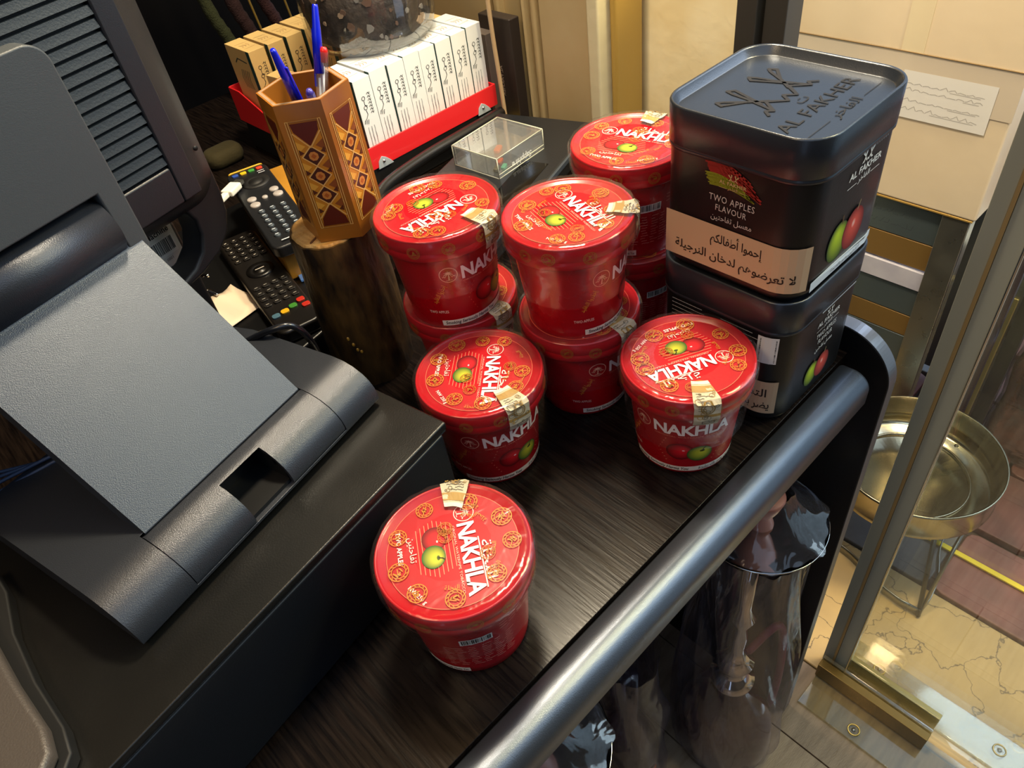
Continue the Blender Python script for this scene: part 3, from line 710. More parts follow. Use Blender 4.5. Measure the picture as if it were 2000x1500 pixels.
# power cable looping behind the terminal
cb = MB(); pts = [(.120, .600, .150), (.148, .577, .165), (.166, .559, .175), (.182, .550, .174), (.193, .552, .152), (.205, .575, .10), (.212, .59, .04), (.214, .60, .004)]
def smooth_path(p, n=6):
    P = [Vector(q) for q in p]; out = []
    for i in range(len(P) - 1):
        a, b_, c, d = P[max(i-1, 0)], P[i], P[i+1], P[min(i+2, len(P)-1)]
        for k in range(n):
            t = k / n; out.append(.5 * ((2*b_) + (c-a)*t + (2*a-5*b_+4*c-d)*t*t + (3*b_-a-3*c+d)*t*t*t))
    return out + [P[-1]]
cb.tube(smooth_path(pts), .0032, 10); tag(cb.build('power_cable', mat('black_cable', '14161c', .25, spec=.8)), 'glossy black power cable looping up beside the terminal base', 'cable')

# ================================================================== LOG, PEN CUP, PENS
lg = thing('log_stump', 'upright dark-barked log with a pale sawn top under the pen cup', 'log', (.293, .640, 0))
BARK = mat('dark_bark', '5e4420', .5, col2='20150a', cscale=70, bump=1.0, bscale=90, stretch=(1, 1, .35), spec=.6)
rl = random.Random(4); ph = [rl.uniform(0, 6) for _ in range(6)]
def lr(th, z): return .0455 * (1 + .045 * math.sin(2 * th + ph[0]) + .03 * math.sin(3 * th + ph[1] + z * 8) + .014 * math.sin(11 * th + ph[2] + z * 30) + .010 * math.sin(19 * th + z * 60)) * (1 + .04 * math.sin(z * 22))
H_ = .1895; loops = []
for i in range(25):
    z = H_ * i / 24; loops.append([(lr(2 * PI * k / 64, z) * math.cos(2 * PI * k / 64), lr(2 * PI * k / 64, z) * math.sin(2 * PI * k / 64), z) for k in range(64)])
b = MB(); loft(b, loops); b.build('bark', BARK, lg)
b = MB(); loft(b, [[(x * .95, y * .95, H_ - .001) for x, y, z in loops[-1]], [(x * .94, y * .94, H_ + .0015) for x, y, z in loops[-1]], [(x * .90, y * .90, H_ + .0025) for x, y, z in loops[-1]]])
b.build('sawn_top', mat('pale_cut_wood', 'c98f45', .5, col2='e6bd78', cscale=12, stretch=(1, 5, 1), bump=.3, bscale=60, wave=3), lg)
a_ = math.radians(205)
b = MB(); b.tube([(0, 0, H_ + .0028), (.038 * math.cos(a_), .038 * math.sin(a_), H_ + .0028), (.0435 * math.cos(a_), .0435 * math.sin(a_), H_ - .002), (.0455 * math.cos(a_), .0455 * math.sin(a_), H_ - .03)], .0011, 6); b.build('split', mat('split_brown', '6a3f1a', .7), lg)
b = MB()
for k, (x, z) in enumerate(((218, .075), (222, .066), (225, .058), (229, .054))):
    t = math.radians(x); r = lr(t, z) - .0005; b.T = Matrix.Translation((r * math.cos(t), r * math.sin(t), z)); b.lathe([(0, -.003), (.0018, -.001), (.0015, .002), (0, .003)], 8)
b.T = None; b.build('resin_beads', mat('gold_resin', 'd8a640', .2, coat=1), lg)['kind'] = 'stuff'
pc = thing('pen_cup', 'hexagonal inlaid wooden pen cup standing on the log', 'pen cup', (.305, .630, H_ + .003), math.radians(-100))
HX = .1395; R6 = .0425
def hexp(r): return [(r * math.cos(PI / 3 * k), r * math.sin(PI / 3 * k)) for k in range(6)]
WAL = mat('walnut_veneer', '8a5014', .38, col2='ad6c1e', cscale=10, stretch=(1, 1, .15), coat=.3, bump=.1, bscale=120)
c0 = MB(); loft(c0, [zl(hexp(R6), 0), zl(hexp(R6), HX)], cap1=False, smooth=False); loft(c0, [zl(hexp(R6), HX), zl(hexp(R6 - .0062), HX), ], cap0=False, cap1=False, smooth=False)
loft(c0, [zl(hexp(R6 - .0062), HX), zl(hexp(R6 - .0062), .006)], cap0=False, cap1=False, smooth=False); c0._add(zl(hexp(R6 - .0062), .006), [tuple(range(6))])
c0.build('cup_body', WAL, pc)
c1 = MB(); loft(c1, [zl(hexp(R6 - .0016), HX + .0001), zl(hexp(R6 - .0050), HX + .0001)], cap0=False, cap1=False, smooth=False); c1.build('rim_inlay', mat('grey_rim_wood', 'a08468', .5), pc)
def inlay(A, ox):
    W2 = .0125; H0, H1 = .018, .122
    def tri(pts, c, h): A.poly([(ox + x, y) for x, y in pts], c, h)
    A.rect(ox - W2, H0, ox + W2, H1, 'c8821e', 1)
    for q in (.0136, .0158):
        A.line([(ox - q, H0 - .002), (ox - q, H1 + .002), (ox + q, H1 + .002), (ox + q, H0 - .002), (ox - q, H0 - .002)], .0007, 'e2b264', 2)
    def dia(cy, hw, hh, c, h): tri([(0, cy - hh), (hw, cy), (0, cy + hh), (-hw, cy)], c, h)
    def dline(cy, hw, hh, w, c, h): A.line([(ox, cy - hh), (ox + hw, cy), (ox, cy + hh), (ox - hw, cy), (ox, cy - hh)], w, c, h)
    tri([(-W2, H1), (W2, H1), (W2 * .9, H1 - .008), (0, H1 - .022), (-W2 * .9, H1 - .008)][::-1], '5e1e0a', 3)
    tri([(-W2, H0), (W2, H0), (W2 * .9, H0 + .008), (0, H0 + .022), (-W2 * .9, H0 + .008)], '5e1e0a', 3)
    A.line([(ox - W2, H1 - .009), (ox, H1 - .0235), (ox + W2, H1 - .009)], .0011, 'e2b264', 4); A.line([(ox - W2, H0 + .009), (ox, H0 + .0235), (ox + W2, H0 + .009)], .0011, 'e2b264', 4)
    for cy in (.050, .070, .090):
        dia(cy, W2 * .84, .0100, '4a2010', 3); dline(cy, W2 * .84, .0098, .0011, 'e2b264', 4)
        A.poly([(ox + .0046 * math.cos(PI / 4 * k + .39), cy + .0046 * math.sin(PI / 4 * k + .39)) for k in range(8)], 'c9823a', 5)
        A.poly([(ox + .0026 * math.cos(PI / 2 * k), cy + .0026 * math.sin(PI / 2 * k)) for k in range(4)], 'b05a1c', 6)
    for cy in (.040, .060, .080, .100):
        for q in (-1, 1):
            P = [(q * W2, cy - .0055), (q * W2, cy + .0055), (q * W2 * .38, cy)]; tri(P if q > 0 else P[::-1], 'e0a43c' if q < 0 else '8a4a1c', 3)
            A.poly([(ox + q * W2 * .95, cy - .002), (ox + q * W2 * .6, cy - .006), (ox + q * W2 * .95, cy - .008)][::(1 if q < 0 else -1)], '5a2a12', 4)
for k in range(6):
    A = Art(); inlay(A, 0); a = PI / 3 * k + PI / 6; ap = R6 * math.cos(PI / 6)
    A.build('inlay_panel', lambda u, v, h, a=a, ap=ap: ((ap + .0002 + h) * math.cos(a) - u * math.sin(a), (ap + .0002 + h) * math.sin(a) + u * math.cos(a), v), pc, mat('inlay_lacquer', attr=True, rough=.4, coat=.15))
BLUE = mat('blue_pen_cap', '0a1fd8', .28, coat=.4)
def pen(name, label, tip, foot, capm, caplen, kind='cap', body=None):
    t = thing(name, label, 'pen', foot, 0, 'pens in the wooden cup')
    ax = (Vector(tip) - Vector(foot)); Ln = ax.length; q = ax.to_track_quat('Z', 'Y').to_matrix().to_4x4()
    def mk(n_, prof, m, seg=16, smooth=True):
        b = MB(); b.T = q; b.lathe(prof, seg, smooth=smooth); return b.build(n_, m, t)
    if kind == 'cap':
        mk('cap', [(0, Ln), (.0022, Ln), (.0027, Ln - .002), (.0040, Ln - caplen * .45), (.0046, Ln - caplen), (.0043, Ln - caplen)], capm)
        mk('barrel', [(.0038, Ln - caplen + .004), (.0038, .004), (.0020, 0), (0, 0)], body or ACRYL, 6, False)
        b = MB(); b.T = q; b.box((.0036, -.0011, Ln - caplen - .012), (.0056, .0011, Ln - caplen * .35)); b.build('clip', capm, t, bevel=.0005, seg=1)
    else:
        mk('end_plug', [(0, Ln), (.0024, Ln - .0005), (.0034, Ln - .003), (.0032, Ln - caplen), (0, Ln - caplen)], capm)
        mk('barrel', [(.0041, Ln - .004), (.0041, .004), (.0020, 0), (0, 0)], body or ACRYL, 6, False)
    mk('refill', [(0, Ln - caplen - .004), (.0011, Ln - caplen - .004), (.0011, .003), (0, .003)], mat('refill_white', 'd9dbe2', .4), 8)
    return t
cz = H_ + .012
pen('ballpoint_pen', 'blue-capped ballpoint pen leaning left out of the wooden cup', (.2795, .609, .3765), (.318, .640, cz), BLUE, .050, body=mat('blue_barrel', '1a2a9a', .2, coat=.5))
pen('ballpoint_pen', 'tall ballpoint pen with a long blue cap, highest in the cup', (.3445, .637, .388), (.291, .622, cz + .03), BLUE, .056)
pen('ballpoint_pen', 'clear ballpoint pen with a red end plug, at the right of the cup', (.3365, .628, .3560), (.290, .642, cz + .002), mat('red_plug', 'e8231c', .35, coat=.3), .013, 'plug')
pen('gel_pen', 'clear pen with a round violet end sunk low in the wooden cup', (.3030, .6150, .3330), (.323, .650, cz + .01), mat('violet_cap', '5a4fb0', .2, coat=.8), .014, 'plug', mat('violet_barrel', '8a86c8', .2, coat=.6))
# ================================================================== REAR OF THE COUNTER
AS = math.radians(19)
kb = thing('countertop_device', 'flat black electronic device with a key panel, lying behind the stacked tubs', 'device', (.628, .687, 0), AS)
MB().box((-.180, .012, .003), (.205, .165, .034)).build('lower_case', BLACKM, kb, bevel=.004)
MB().box((-.190, .0, .034), (.215, .175, .048)).build('upper_case', mat('device_top', '1c1e22', .35, bump=.08, bscale=600), kb, bevel=.004, seg=3)
MB().box((.0, -.0035, .040), (.214, .0005, .0484)).build('edge_trim', mat('edge_steel_blue', '56606c', .3, metal=.6), kb, bevel=.001)
MB().box((-.180, .060, .048), (-.020, .160, .0492)).build('key_panel', mat('maroon_panel', '2c1c20', .4), kb)
for i in range(6):
    for j in range(3):
        x = -.176 + i * .026; y = .064 + j * .032
        MB().box((x, y, .0492), (x + .0245, y + .0295, .0506)).build('key', mat('maroon_key', '35232a', .4), kb, bevel=.001, seg=1)
MB().box((-.050, .018, .048), (.075, .058, .0486)).build('display_recess', mat('glossy_recess', '050507', .12), kb)
MB().box((-.165, .022, .048), (-.07, .050, .0486)).build('display_recess', mat('glossy_recess'), kb)
st = thing('display_stand', 'black curved stand bar under the red display tray', 'stand', (0, 0, 0))
mb = MB(); mb.tube(smooth_path([(.455, .850, .018), (.480, .880, .034), (.520, .905, .040), (.60, .922, .040), (.68, .928, .040), (.79, .932, .040)]), .0095, 12); mb.build('front_bar', mat('stand_satin', '191a1c', .25, spec=.8), st)
MB().box((.505, .946, .0), (.785, 1.31, .0495)).build('platform', BLACKM, st, bevel=.003)
# acrylic case
ac = thing('acrylic_case', 'clear acrylic case with small pen drives, behind the stacked tubs', 'case', (.6215, .7585, .0484), math.radians(5))
ACW, ACD, ACH = .103, .090, .031
t_ = .0025
for nm, a, b in (('base_sheet', (0, 0, 0), (ACW, ACD, t_)), ('top_sheet', (0, 0, ACH - t_), (ACW, ACD, ACH)), ('side_sheet', (0, 0, t_), (t_, ACD, ACH - t_)), ('side_sheet', (ACW - t_, 0, t_), (ACW, ACD, ACH - t_)),
                 ('side_sheet', (t_, 0, t_), (ACW - t_, t_, ACH - t_)), ('side_sheet', (t_, ACD - t_, t_), (ACW - t_, ACD, ACH - t_))):
    MB().box(a, b).build(nm, ACRYL, ac)
eb = MB()
for p in (((0, 0, 0), (0, 0, ACH)), ((ACW, 0, 0), (ACW, 0, ACH)), ((0, ACD, 0), (0, ACD, ACH)), ((0, 0, ACH), (ACW, 0, ACH)), ((0, 0, ACH), (0, ACD, ACH)), ((0, 0, 0), (ACW, 0, 0)), ((0, 0, 0), (0, ACD, 0)), ((ACW, 0, ACH), (ACW, ACD, ACH)), ((0, ACD, ACH), (ACW, ACD, ACH)), ((0, 0, .006), (ACW, 0, .006))):
    eb.tube(p, .0008, 4)
e_ = eb.build('bright_edges', mat('acrylic_edge', 'c9cbb8', .2, spec=.9), ac); e_['kind'] = 'stuff'
A = Art(); A.text('Sapphire', .052, .0115, .0090, 'dfe0dc', 1, 'c', bold=.015, rot=PI, shear=.2); A.build('lettering', lambda u, v, h: (u, -.0003 - h, v), ac)
for nm, x, y, w, c in (('metal_charm', .012, .018, .014, 'a89f84'), ('orange_charm', .030, .030, .016, 'd8632a'), ('green_charm', .022, .012, .014, '6fc49a'), ('orange_charm', .055, .06, .02, 'e07a3c')):
    o = MB().prism(rrect(w, w * .5, w * .18, 3), 0, .005).build(nm, mat(nm + '_paint', c, .35, metal=.6 if c == 'a89f84' else 0), None, bevel=.001, loc=(.6215 + x, .7585 + y, .0515), rz=.5)
    tag(o, {'metal_charm': 'small silvery piece inside the clear case', 'green_charm': 'small green piece inside the clear case'}.get(nm, 'small orange piece near the front of the clear case' if x < .05 else 'small orange piece at the back of the clear case'), 'trinket')
# red tray with small cartons
ty = thing('display_tray', 'red card display tray holding rows of small white cartons', 'tray', (.505, .945, .0500))
TRW, TRD = .288, .375
REDC = mat('red_card', 'e0242a', .38, coat=.2)
MB().box((0, 0, 0), (TRW, TRD, .003)).build('tray_base', REDC, ty)
MB().prism([(0, .0), (TRW, .0), (TRW, .035), (0, .035)], -.0025, 0, 'y').build('front_lip', REDC, ty, bevel=.0008)
MB().prism([(0, 0), (TRD, 0), (TRD, .06), (TRD * .9, .06), (.25, .032), (0, .034)], -.0025, 0, 'x').build('side_wall', REDC, ty, bevel=.0008)
MB().prism([(0, 0), (TRD, 0), (TRD, .06), (TRD * .9, .06), (.25, .032), (0, .034)], TRW, TRW + .0025, 'x').build('side_wall', REDC, ty, bevel=.0008)
MB().box((0, TRD, 0), (TRW, TRD + .0025, .06)).build('back_wall', REDC, ty, bevel=.0008)
ZN = mat('zinc_bracket', 'b4c0ca', .3, metal=.25)
for x in (.045, .255):
    k = MB().prism([(x - .013, -.002), (x + .016, -.002), (x + .012, .004), (x + .004, .012), (x - .003, .016), (x - .010, .010)], -.0045, -.0027, 'y').build('corner_bracket', ZN, ty, bevel=.0006)
    b = MB(); b.T = Matrix.Translation((x - .001, -.0045, .0075)) @ Matrix.Rotation(PI / 2, 4, 'X'); b.lathe([(0, .0022), (.0016, .0020), (.0026, .0008), (.0028, 0)], 14); b.build('rivet', CHROME, k)
BW, BD, BH = .0304, .083, .126
CARD = mat('white_carton_card', 'e4e8ea', .42); 
CA = Art(); wz = BH
for k, yy in enumerate((.098, .084)): CA.ring(0 - .004, yy, .0028, .0008, '23282a', 2, 14)
CA.line([(-.004, .0945), (-.004, .088), (.000, .086)], .0008, '23282a', 2); CA.line([(-.004, .080), (-.003, .074), (-.007, .068), (-.011, .066)], .0008, '23282a', 2)
rc = random.Random(11)
for k in range(7): q = .102 - k * .0047; CA.line([(.003, q), (.0055, q + .0022), (.0075, q - .001), (.0085, q + .002)], .0008, '2c3234', 2)
for k in range(3): CA.line([(-.012 + k * .003, .062 - k * .001), (-.010 + k * .003, .066)], .001, '30383a', 2)
for k in range(9):
    x = -.007 + (k % 3) * .0055 - .001; CA.line([(x + rc.uniform(-.0006, .0006), .055 - i * .0045) for i in range(9)], .0006, '9aa3a8', 2)
CA.line([(.002, .0105), (.009, .0125)], .0012, 'e08a80', 2)
CT = Art(); CT.text('RIZ', 0, .03, .007, 'b9a183', 1, 'c', rot=1.57, width=.012) if 0 else None
for k in range(3): CT.line([(-.008 + k * .006, .030), (-.004 + k * .005, .036), (-.008 + k * .006, .044)], .0009, 'b08c62', 1)
CT.line([(-.011, .02), (.011, .022)], .0006, 'b08c62', 1); CT.line([(-.011, .054), (.011, .052)], .0006, 'b08c62', 1)
CSD = Art(); CSD.rect(0, 0, .011, BH, '1d4a4a', 1)
for k in range(5): CSD.line([(.025 + k * .006, .06), (.030 + k * .006, .075), (.024 + k * .006, .09)], .0016, '4a5550', 1)
CSD.line([(.02, .105), (.05, .108), (.06, .10)], .0022, '3c4a44', 1)
def carton(loc, label, group, tint, first=None):
    t = thing('carton', label, 'carton', loc, 0, group)
    MB().box((-BW / 2, 0, 0), (BW / 2, BD, BH)).build('box_body', tint, t, bevel=.0006, seg=1)
    CA.build('front_print', lambda u, v, h: (u, -.0002 - h, v), t, PRINT_MATT)
    CT.build('top_print', lambda u, v, h: (u, v, BH + .0002 + h), t, PRINT_MATT)
    CSD.build('side_stripe', lambda u, v, h: (-BW / 2 - .0002 - h, u, v), t, PRINT_MATT)
    return t
p0 = carton((0, 0, 0), 'x', 'white cartons in the front row of the red tray', CARD)
xs = [.558 + i * .0312 for i in range(8)]; dzs = [0, .002, .001, .003, 0, .001, .002, .004]; dys = [0, .004, .001, .002, .003, .001, 0, -.001]
ordn = ['first', 'second', 'third', 'fourth', 'fifth', 'sixth', 'seventh', 'last']
xs = [.555 + i * .0312 + (0 if i < 1 else .002) for i in range(8)]
for i, x in enumerate(xs):
    c = p0 if i == 0 else copy_tree(p0)
    c.location = (x, .957 + dys[i], .0532 + dzs[i] * .8)
    c['label'] = '%s white carton from the left in the front row of the red tray' % ordn[i] if i < 7 else 'last white carton at the right end of the front row in the red tray'
OCH = mat('carton_in_shade', 'd9b878', .5)  # copy of the white card with the rear rows' shade in its colour
p1 = carton((0, 0, 0), 'x', 'cartons in the rear rows of the red tray', OCH); first = True
for j, (y, x0, n_, dz) in enumerate(((1.048, .647, 5, 0), (1.140, .647, 5, 0), (1.222, .5335, 8, .002))):
    for i in range(n_):
        c = p1 if first else copy_tree(p1); first = False
        c.location = (x0 + i * (.0365 if j == 2 and i < 3 else .0312) + (.016 if j == 2 and i >= 3 else 0), y, .0532 + dz)
        if j == 2 and i < 3: c['label'] = ['cream carton at the far left back corner of the tray, dark stripe on its side', 'cream carton second from the left in the tray\'s back row', 'cream carton third from the left in the tray\'s back row'][i]
        else: c['label'] = '%s carton from the left, %s row of the red tray' % (ordn[i - (3 if j == 2 else 0)] if n_ != 8 or i < 7 else 'rightmost', ('second', 'third', 'back')[j]) + (', right of three cream ones' if j == 2 else ', under the glass jar')
for i, (x, y, z, rz) in enumerate(((.550, 1.075, .0535, .0), (.595, 1.085, .0535, .1), (.552, 1.165, .0535, .12))):
    c = copy_tree(p1); c.rotation_euler = (-PI / 2, 0, rz) ; c.location = (x, y - .04 + .0, z + BD + .0)
    c.rotation_euler = (0, 0, rz); c.location = (x, y - .03, .0532 - .0); c.scale = (1, .9, .62 + .05 * i)
    c['label'] = ['short carton lying low in the left middle of the tray', 'short low carton beside the glass jar foot', 'short low carton just in front of the tray\'s back row'][i]; c['group'] = 'low cartons in the middle of the tray'
# glass jar of dried herbs
jr = thing('glass_jar', 'big glass jar full of dark dried pieces, standing on the cartons', 'jar', (.669, 1.074, .1825))
jp = [(0, .004), (.080, .004), (.086, 0), (.093, .003), (.099, .012), (.1035, .028), (.104, .060), (.103, .10), (.100, .13), (.085, .155), (.07, .165), (.07, .19)]
DARKF = mat('dark_dried_herbs', '1c1512', .6, col2='4c4038', cscale=60, bump=1, bscale=160)
MB().lathe([(0, .010), (.080, .010), (.092, .018), (.0985, .034), (.0992, .060), (.098, .098), (.06, .108), (0, .110)], 56, wob=lambda t, j, z: 1 + .008 * math.sin(9 * t + j)).build('herb_filling', DARKF, jr)['kind'] = 'stuff'
rj = random.Random(3)
for k in range(46):
    t = rj.uniform(PI * .9, PI * 2.1); z = rj.uniform(.022, .098); s = rj.choice((.0035, .005, .0075)); r = .0985
    b = MB(); b.T = Matrix.Translation((r * math.cos(t), r * math.sin(t), z)) @ Matrix.Rotation(t, 4, 'Z')
    P = [(s * (.6 + .5 * rj.random()) * math.cos(2 * PI * i / 6), s * (.6 + .5 * rj.random()) * math.sin(2 * PI * i / 6)) for i in range(6)]
    b.prism(P, -.0015, .0015, 'x'); b.build('dried_piece', mat('pale_piece', 'b39a80', .6) if k % 4 == 0 else (mat('brown_piece', '6a5040', .6) if k % 3 else mat('grey_piece', '8a8580', .6)), jr)
MB().lathe(jp, 72).build('jar_glass', film('jar_glass', tint=(.86, .88, .90), gloss=.06, edge=.35, rough=.05, haze=.02, hazecol=(.6, .62, .68), bump=.15, bscale=30), jr)
# upright things by the cream pillar
bg_ = thing('dark_gift_box', 'slim dark box with a small emblem, leaning by the cream door frame', 'box', (.825, .925, 0))
MB().box((0, 0, 0), (.022, .075, .178)).build('box_body', mat('dark_box', '2e2622', .5), bg_, bevel=.002)
A = Art(); A.text('AL FAKHER', .085, -.0, .007, 'a89888', 1, 'c', rot=0, width=.052); crown(A, .085, .010, .022, 'a89888', 1, .06)
A.build('emblem', lambda u, v, h: (-.0003 - h, .030 + v, .160 - u), bg_, PRINT_MATT)
tag(MB().box((.806, .966, 0), (.826, 1.02, .155)).build('grey_folder', mat('greyish_card', '6d625a', .5), None, bevel=.001), 'thin grey-brown folder standing behind the white cable pole', 'folder')
tag(MB().tube(smooth_path([(.792, .925, 0), (.794, .930, .10), (.793, .932, .22), (.795, .930, .60)]), .0036, 10).build('pale_pole', mat('pale_pole_paint', 'b79c78', .4)), 'thin pale upright pole behind the acrylic case', 'pole')
tag(MB().prism(rrect(.07, .03, .01, 3), 0, .012).build('yellow_sponge', mat('yellow_foam', 'b79a1e', .8), None, bevel=.002, loc=(.805, .93, .0), rz=1.4), 'small yellow pad at the foot of the pale pole', 'pad')
# hookah hoses hanging in the dark corner
for i, (u0, r, c, lab, fuzzy) in enumerate(((.60, .012, '252a0c', 'fuzzy olive-green hose hanging in the dark corner, leftmost', 1), (.645, .013, '230708', 'fuzzy dark-red hose hanging beside the olive one', 1), (.70, .012, '2a090b', 'fuzzy dark-red hose hanging beside the gold cords', 1),
        (.670, .0022, '8a6f30', 'thin gold cord between the two dark-red hoses', 0), (.735, .0022, '8a6f30', 'thin gold cord right of the dark-red hoses', 0), (.765, .0020, '7a6430', 'second thin gold cord right of the dark-red hoses', 0), (.79, .0020, '8a6f30', 'rightmost thin gold cord in the dark corner', 0))):
    zt = .42; zb = .02 if fuzzy else -.10
    P = smooth_path([(u0 - .03, 1.50 - .01 * i, zt), (u0 - .01, 1.50 - .01 * i, .2), (u0 + .01, 1.50 - .01 * i, zb + .1), (u0 + .02, 1.50 - .01 * i, zb if fuzzy else .003)], 10)
    rs = [r * (1 + (.08 * math.sin(k * 2.3) if fuzzy else 0)) * (.5 if k == 0 or k == len(P) - 1 else 1) for k in range(len(P))]
    o = MB().tube(P, rs, 10).build('hookah_hose' if fuzzy else 'gold_cord', mat('hose_' + c, c, .9, bump=1, bscale=300) if fuzzy else mat('cord_' + c, c, .5, metal=.4))
    tag(o, lab, 'hose' if fuzzy else 'cord')
tag(MB().prism(rrect(.07, .05, .02, 4), 0, .03).build('yellow_cloth', mat('dull_yellow_cloth', '2d2607', .9, bump=1, bscale=60), None, bevel=.012, seg=3, loc=(.44, 1.30, 0)), 'crumpled dull-yellow cloth in the dark behind the remote controls', 'cloth')

# ================================================================== REMOTES AND CLUTTER
tag(MB().prism([(.19, .70), (.225, .685), (.30, .70), (.345, .78), (.43, 1.07), (.20, 1.08)], 0, .038).build('router', mat('black_router', '0c0c0d', .35), None, bevel=.004), 'flat black electronics box under the remote controls', 'electronics box')
tag(MB().box((0, 0, 0), (.085, .235, .046)).build('wooden_case', mat('orange_wood', '9a6a20', .4, col2='b07c2a', cscale=9, coat=.3), None, bevel=.003, loc=(.294, .815, .0385), rz=-.24), 'orange-brown wooden case under the upper remote control', 'case')
REM = mat('remote_black', '16171a', .4, bump=.08, bscale=600)
r1 = thing('remote_control', 'upper remote control with round grey buttons and a yellow top edge', 'remote control', (.340, .910, .0850), math.radians(-14))
MB().prism(rrect(.060, .245, .012, 5), 0, .016).build('remote_body', REM, r1, bevel=.003, seg=3)
MB().prism([(-.026, .1195), (.026, .1195), (.022, .1228), (-.022, .1228)], .004, .0172).build('yellow_edge', mat('remote_yellow', 'c79a1e', .4), r1, bevel=.001)
def btn(parent, x, y, w, d, z, c, nm='button', rd=False):
    m_ = mat('button_' + c, c, .35)
    if rd: return MB().lathe([(w / 2, z - .001), (w / 2, z + .001), (w * .4, z + .0018), (0, z + .002)], 16, (x, y)).build(nm, m_, parent)
    return MB().prism(rrect(w, d, min(w, d) * .3, 2, x, y), z - .001, z + .0016).build(nm, m_, parent, bevel=.0004, seg=1)
for x, c in ((-.018, '2d4a9a'), (-.006, 'd8b01c'), (.006, '3a8a34'), (.018, 'd23a22')): btn(r1, x, .108, .009, .006, .0165, c)
MB().lathe([(.020, .016), (.020, .0176), (.011, .0176), (.010, .0168), (.0095, .0182), (0, .0186)], 28, (.002, .070)).build('ring_button', BLACKM, r1)
for x, y, w in ((-.017, .022, .013), (-.017, .004, .014), (.017, .030, .013), (.018, .013, .014), (.0, .016, .008)): btn(r1, x, y, w, w, .0165, 'a39c98', rd=True)
for j in range(6):
    for i in range(3):
        btn(r1, -.015 + i * .015, -.020 - j * .0145, .0085, .0085, .0165, '3a424a', rd=True)
A = Art()
for j in range(6):
    for i in range(3): A.rect(-.0175 + i * .015, -.0205 - j * .0145, -.0130 + i * .015, -.0190 - j * .0145, 'd5dbe2', 1)
A.rect(-.015, -.1125, .008, -.1105, 'c9ced4', 1); A.rect(.012, .094, .022, .0955, 'c9ced4', 1); A.rect(.012, .088, .022, .0895, 'c9ced4', 1)
A.build('button_print', lambda u, v, h: (u, v, .0186 + h), r1)
us = thing('usb_plug', 'white plug lying across the upper remote control', 'plug', (.322, .974, .1045), math.radians(30))
MB().box((-.014, -.009, 0), (.012, .009, .009)).build('plug_body', WHITE, us, bevel=.002)
MB().box((-.034, -.0045, .001), (-.014, .0045, .008)).build('strain_relief', WHITE, us, bevel=.0015)
MB().box((.012, -.006, .002), (.022, .006, .007)).build('metal_tip', STEEL, us)
r2 = thing('remote_control', 'lower remote control with many small keys and coloured keys at its near end', 'remote control', (.268, .828, .0385), math.radians(-11))
MB().prism(rrect(.055, .262, .012, 5), 0, .018).build('remote_body', mat('remote_brownblack', '14110f', .35), r2, bevel=.004, seg=3)
for j in range(5):
    for i in range(4): btn(r2, -.018 + i * .012, .112 - j * .014, .009, .0075, .0185, '1d1a18')
MB().lathe([(.018, .018), (.018, .0198), (.010, .0198), (.009, .0188), (.0085, .0204), (0, .0208)], 28, (.0, .018)).build('ring_button', mat('ring_black', '0e0c0b', .35), r2)
for j in range(4):
    for i in range(4): btn(r2, -.018 + i * .012, -.022 - j * .0145, .0095, .0075, .0185, '1d1a18')
for x, y, c in ((-.018, -.094, '4a6a78'), (-.006, -.092, 'd8a41c'), (.006, -.088, '3a7a2c'), (.018, -.082, 'a8261a'), (.020, -.096, 'a8261a')): btn(r2, x, y, .010, .0085, .0185, c)
A = Art()
for j in range(5):
    for i in range(4): A.rect(-.0195 + i * .012, .1113 - j * .014, -.0165 + i * .012, .1127 - j * .014, 'cfcabf', 1)
for j in range(4):
    for i in range(4): A.rect(-.0205 + i * .012, -.0225 - j * .0145, -.0165 + i * .012, -.0213 - j * .0145, '8f8a80', 1)
A.rect(-.006, .0172, .006, .0188, 'd8d2c4', 3); A.build('button_print', lambda u, v, h: (u, v, .0206 + h * 1.5), r2)
pn = MB(); gx, gy = 8, 6; pts = []
for j in range(gy + 1):
    for i in range(gx + 1): pts.append((.062 * i / gx, .075 * j / gy, .003 + .003 * math.sin(i * 1.3 + j) * math.sin(j * .9)))
pn._add(pts, [(j * (gx + 1) + i, j * (gx + 1) + i + 1, (j + 1) * (gx + 1) + i + 1, (j + 1) * (gx + 1) + i) for j in range(gy) for i in range(gx)], True)
tag(pn.build('paper_slip', mat('cream_paper', 'dcc9b0', .7), None, loc=(.186, .790, .0385), rz=.15, solid=.0006), 'crumpled cream paper slip left of the lower remote control', 'paper')
tag(MB().box((0, 0, 0), (.030, .045, .004)).build('blue_screen_phone', mat('sky_reflecting_glass', '5f8fd8', .06, spec=1, coat=1), None, bevel=.001, loc=(.300, .800, .0390), rz=-.3), 'small glossy blue-reflecting card between remote and log', 'card')  # sky reflection put into the blue base colour
kc = MB(); kc.tube(smooth_path([(.20 + .012 * math.cos(t * .8), .862 + .03 * math.sin(t * .4), .045 + .004 * t) for t in range(9)]), .0022, 8)
tag(kc.build('key_ring', CHROME), 'small metal key ring beside the paper slip', 'key ring')
lc = MB()
for k in range(5): lc.tube(smooth_path([(-.10, .60 + k * .01, .14 + k * .002), (-.02, .575 + k * .006, .150 + .01 * math.sin(k)), (.05, .60 - k * .008, .145), (.09, .63, .135 + k * .002)]), .0016, 6)
o = lc.build('cable_tangle', mat('dull_blue_cable', '3c4a66', .5)); o['kind'] = 'stuff'; tag(o, 'tangle of thin bluish cables behind the terminal base', 'cables')
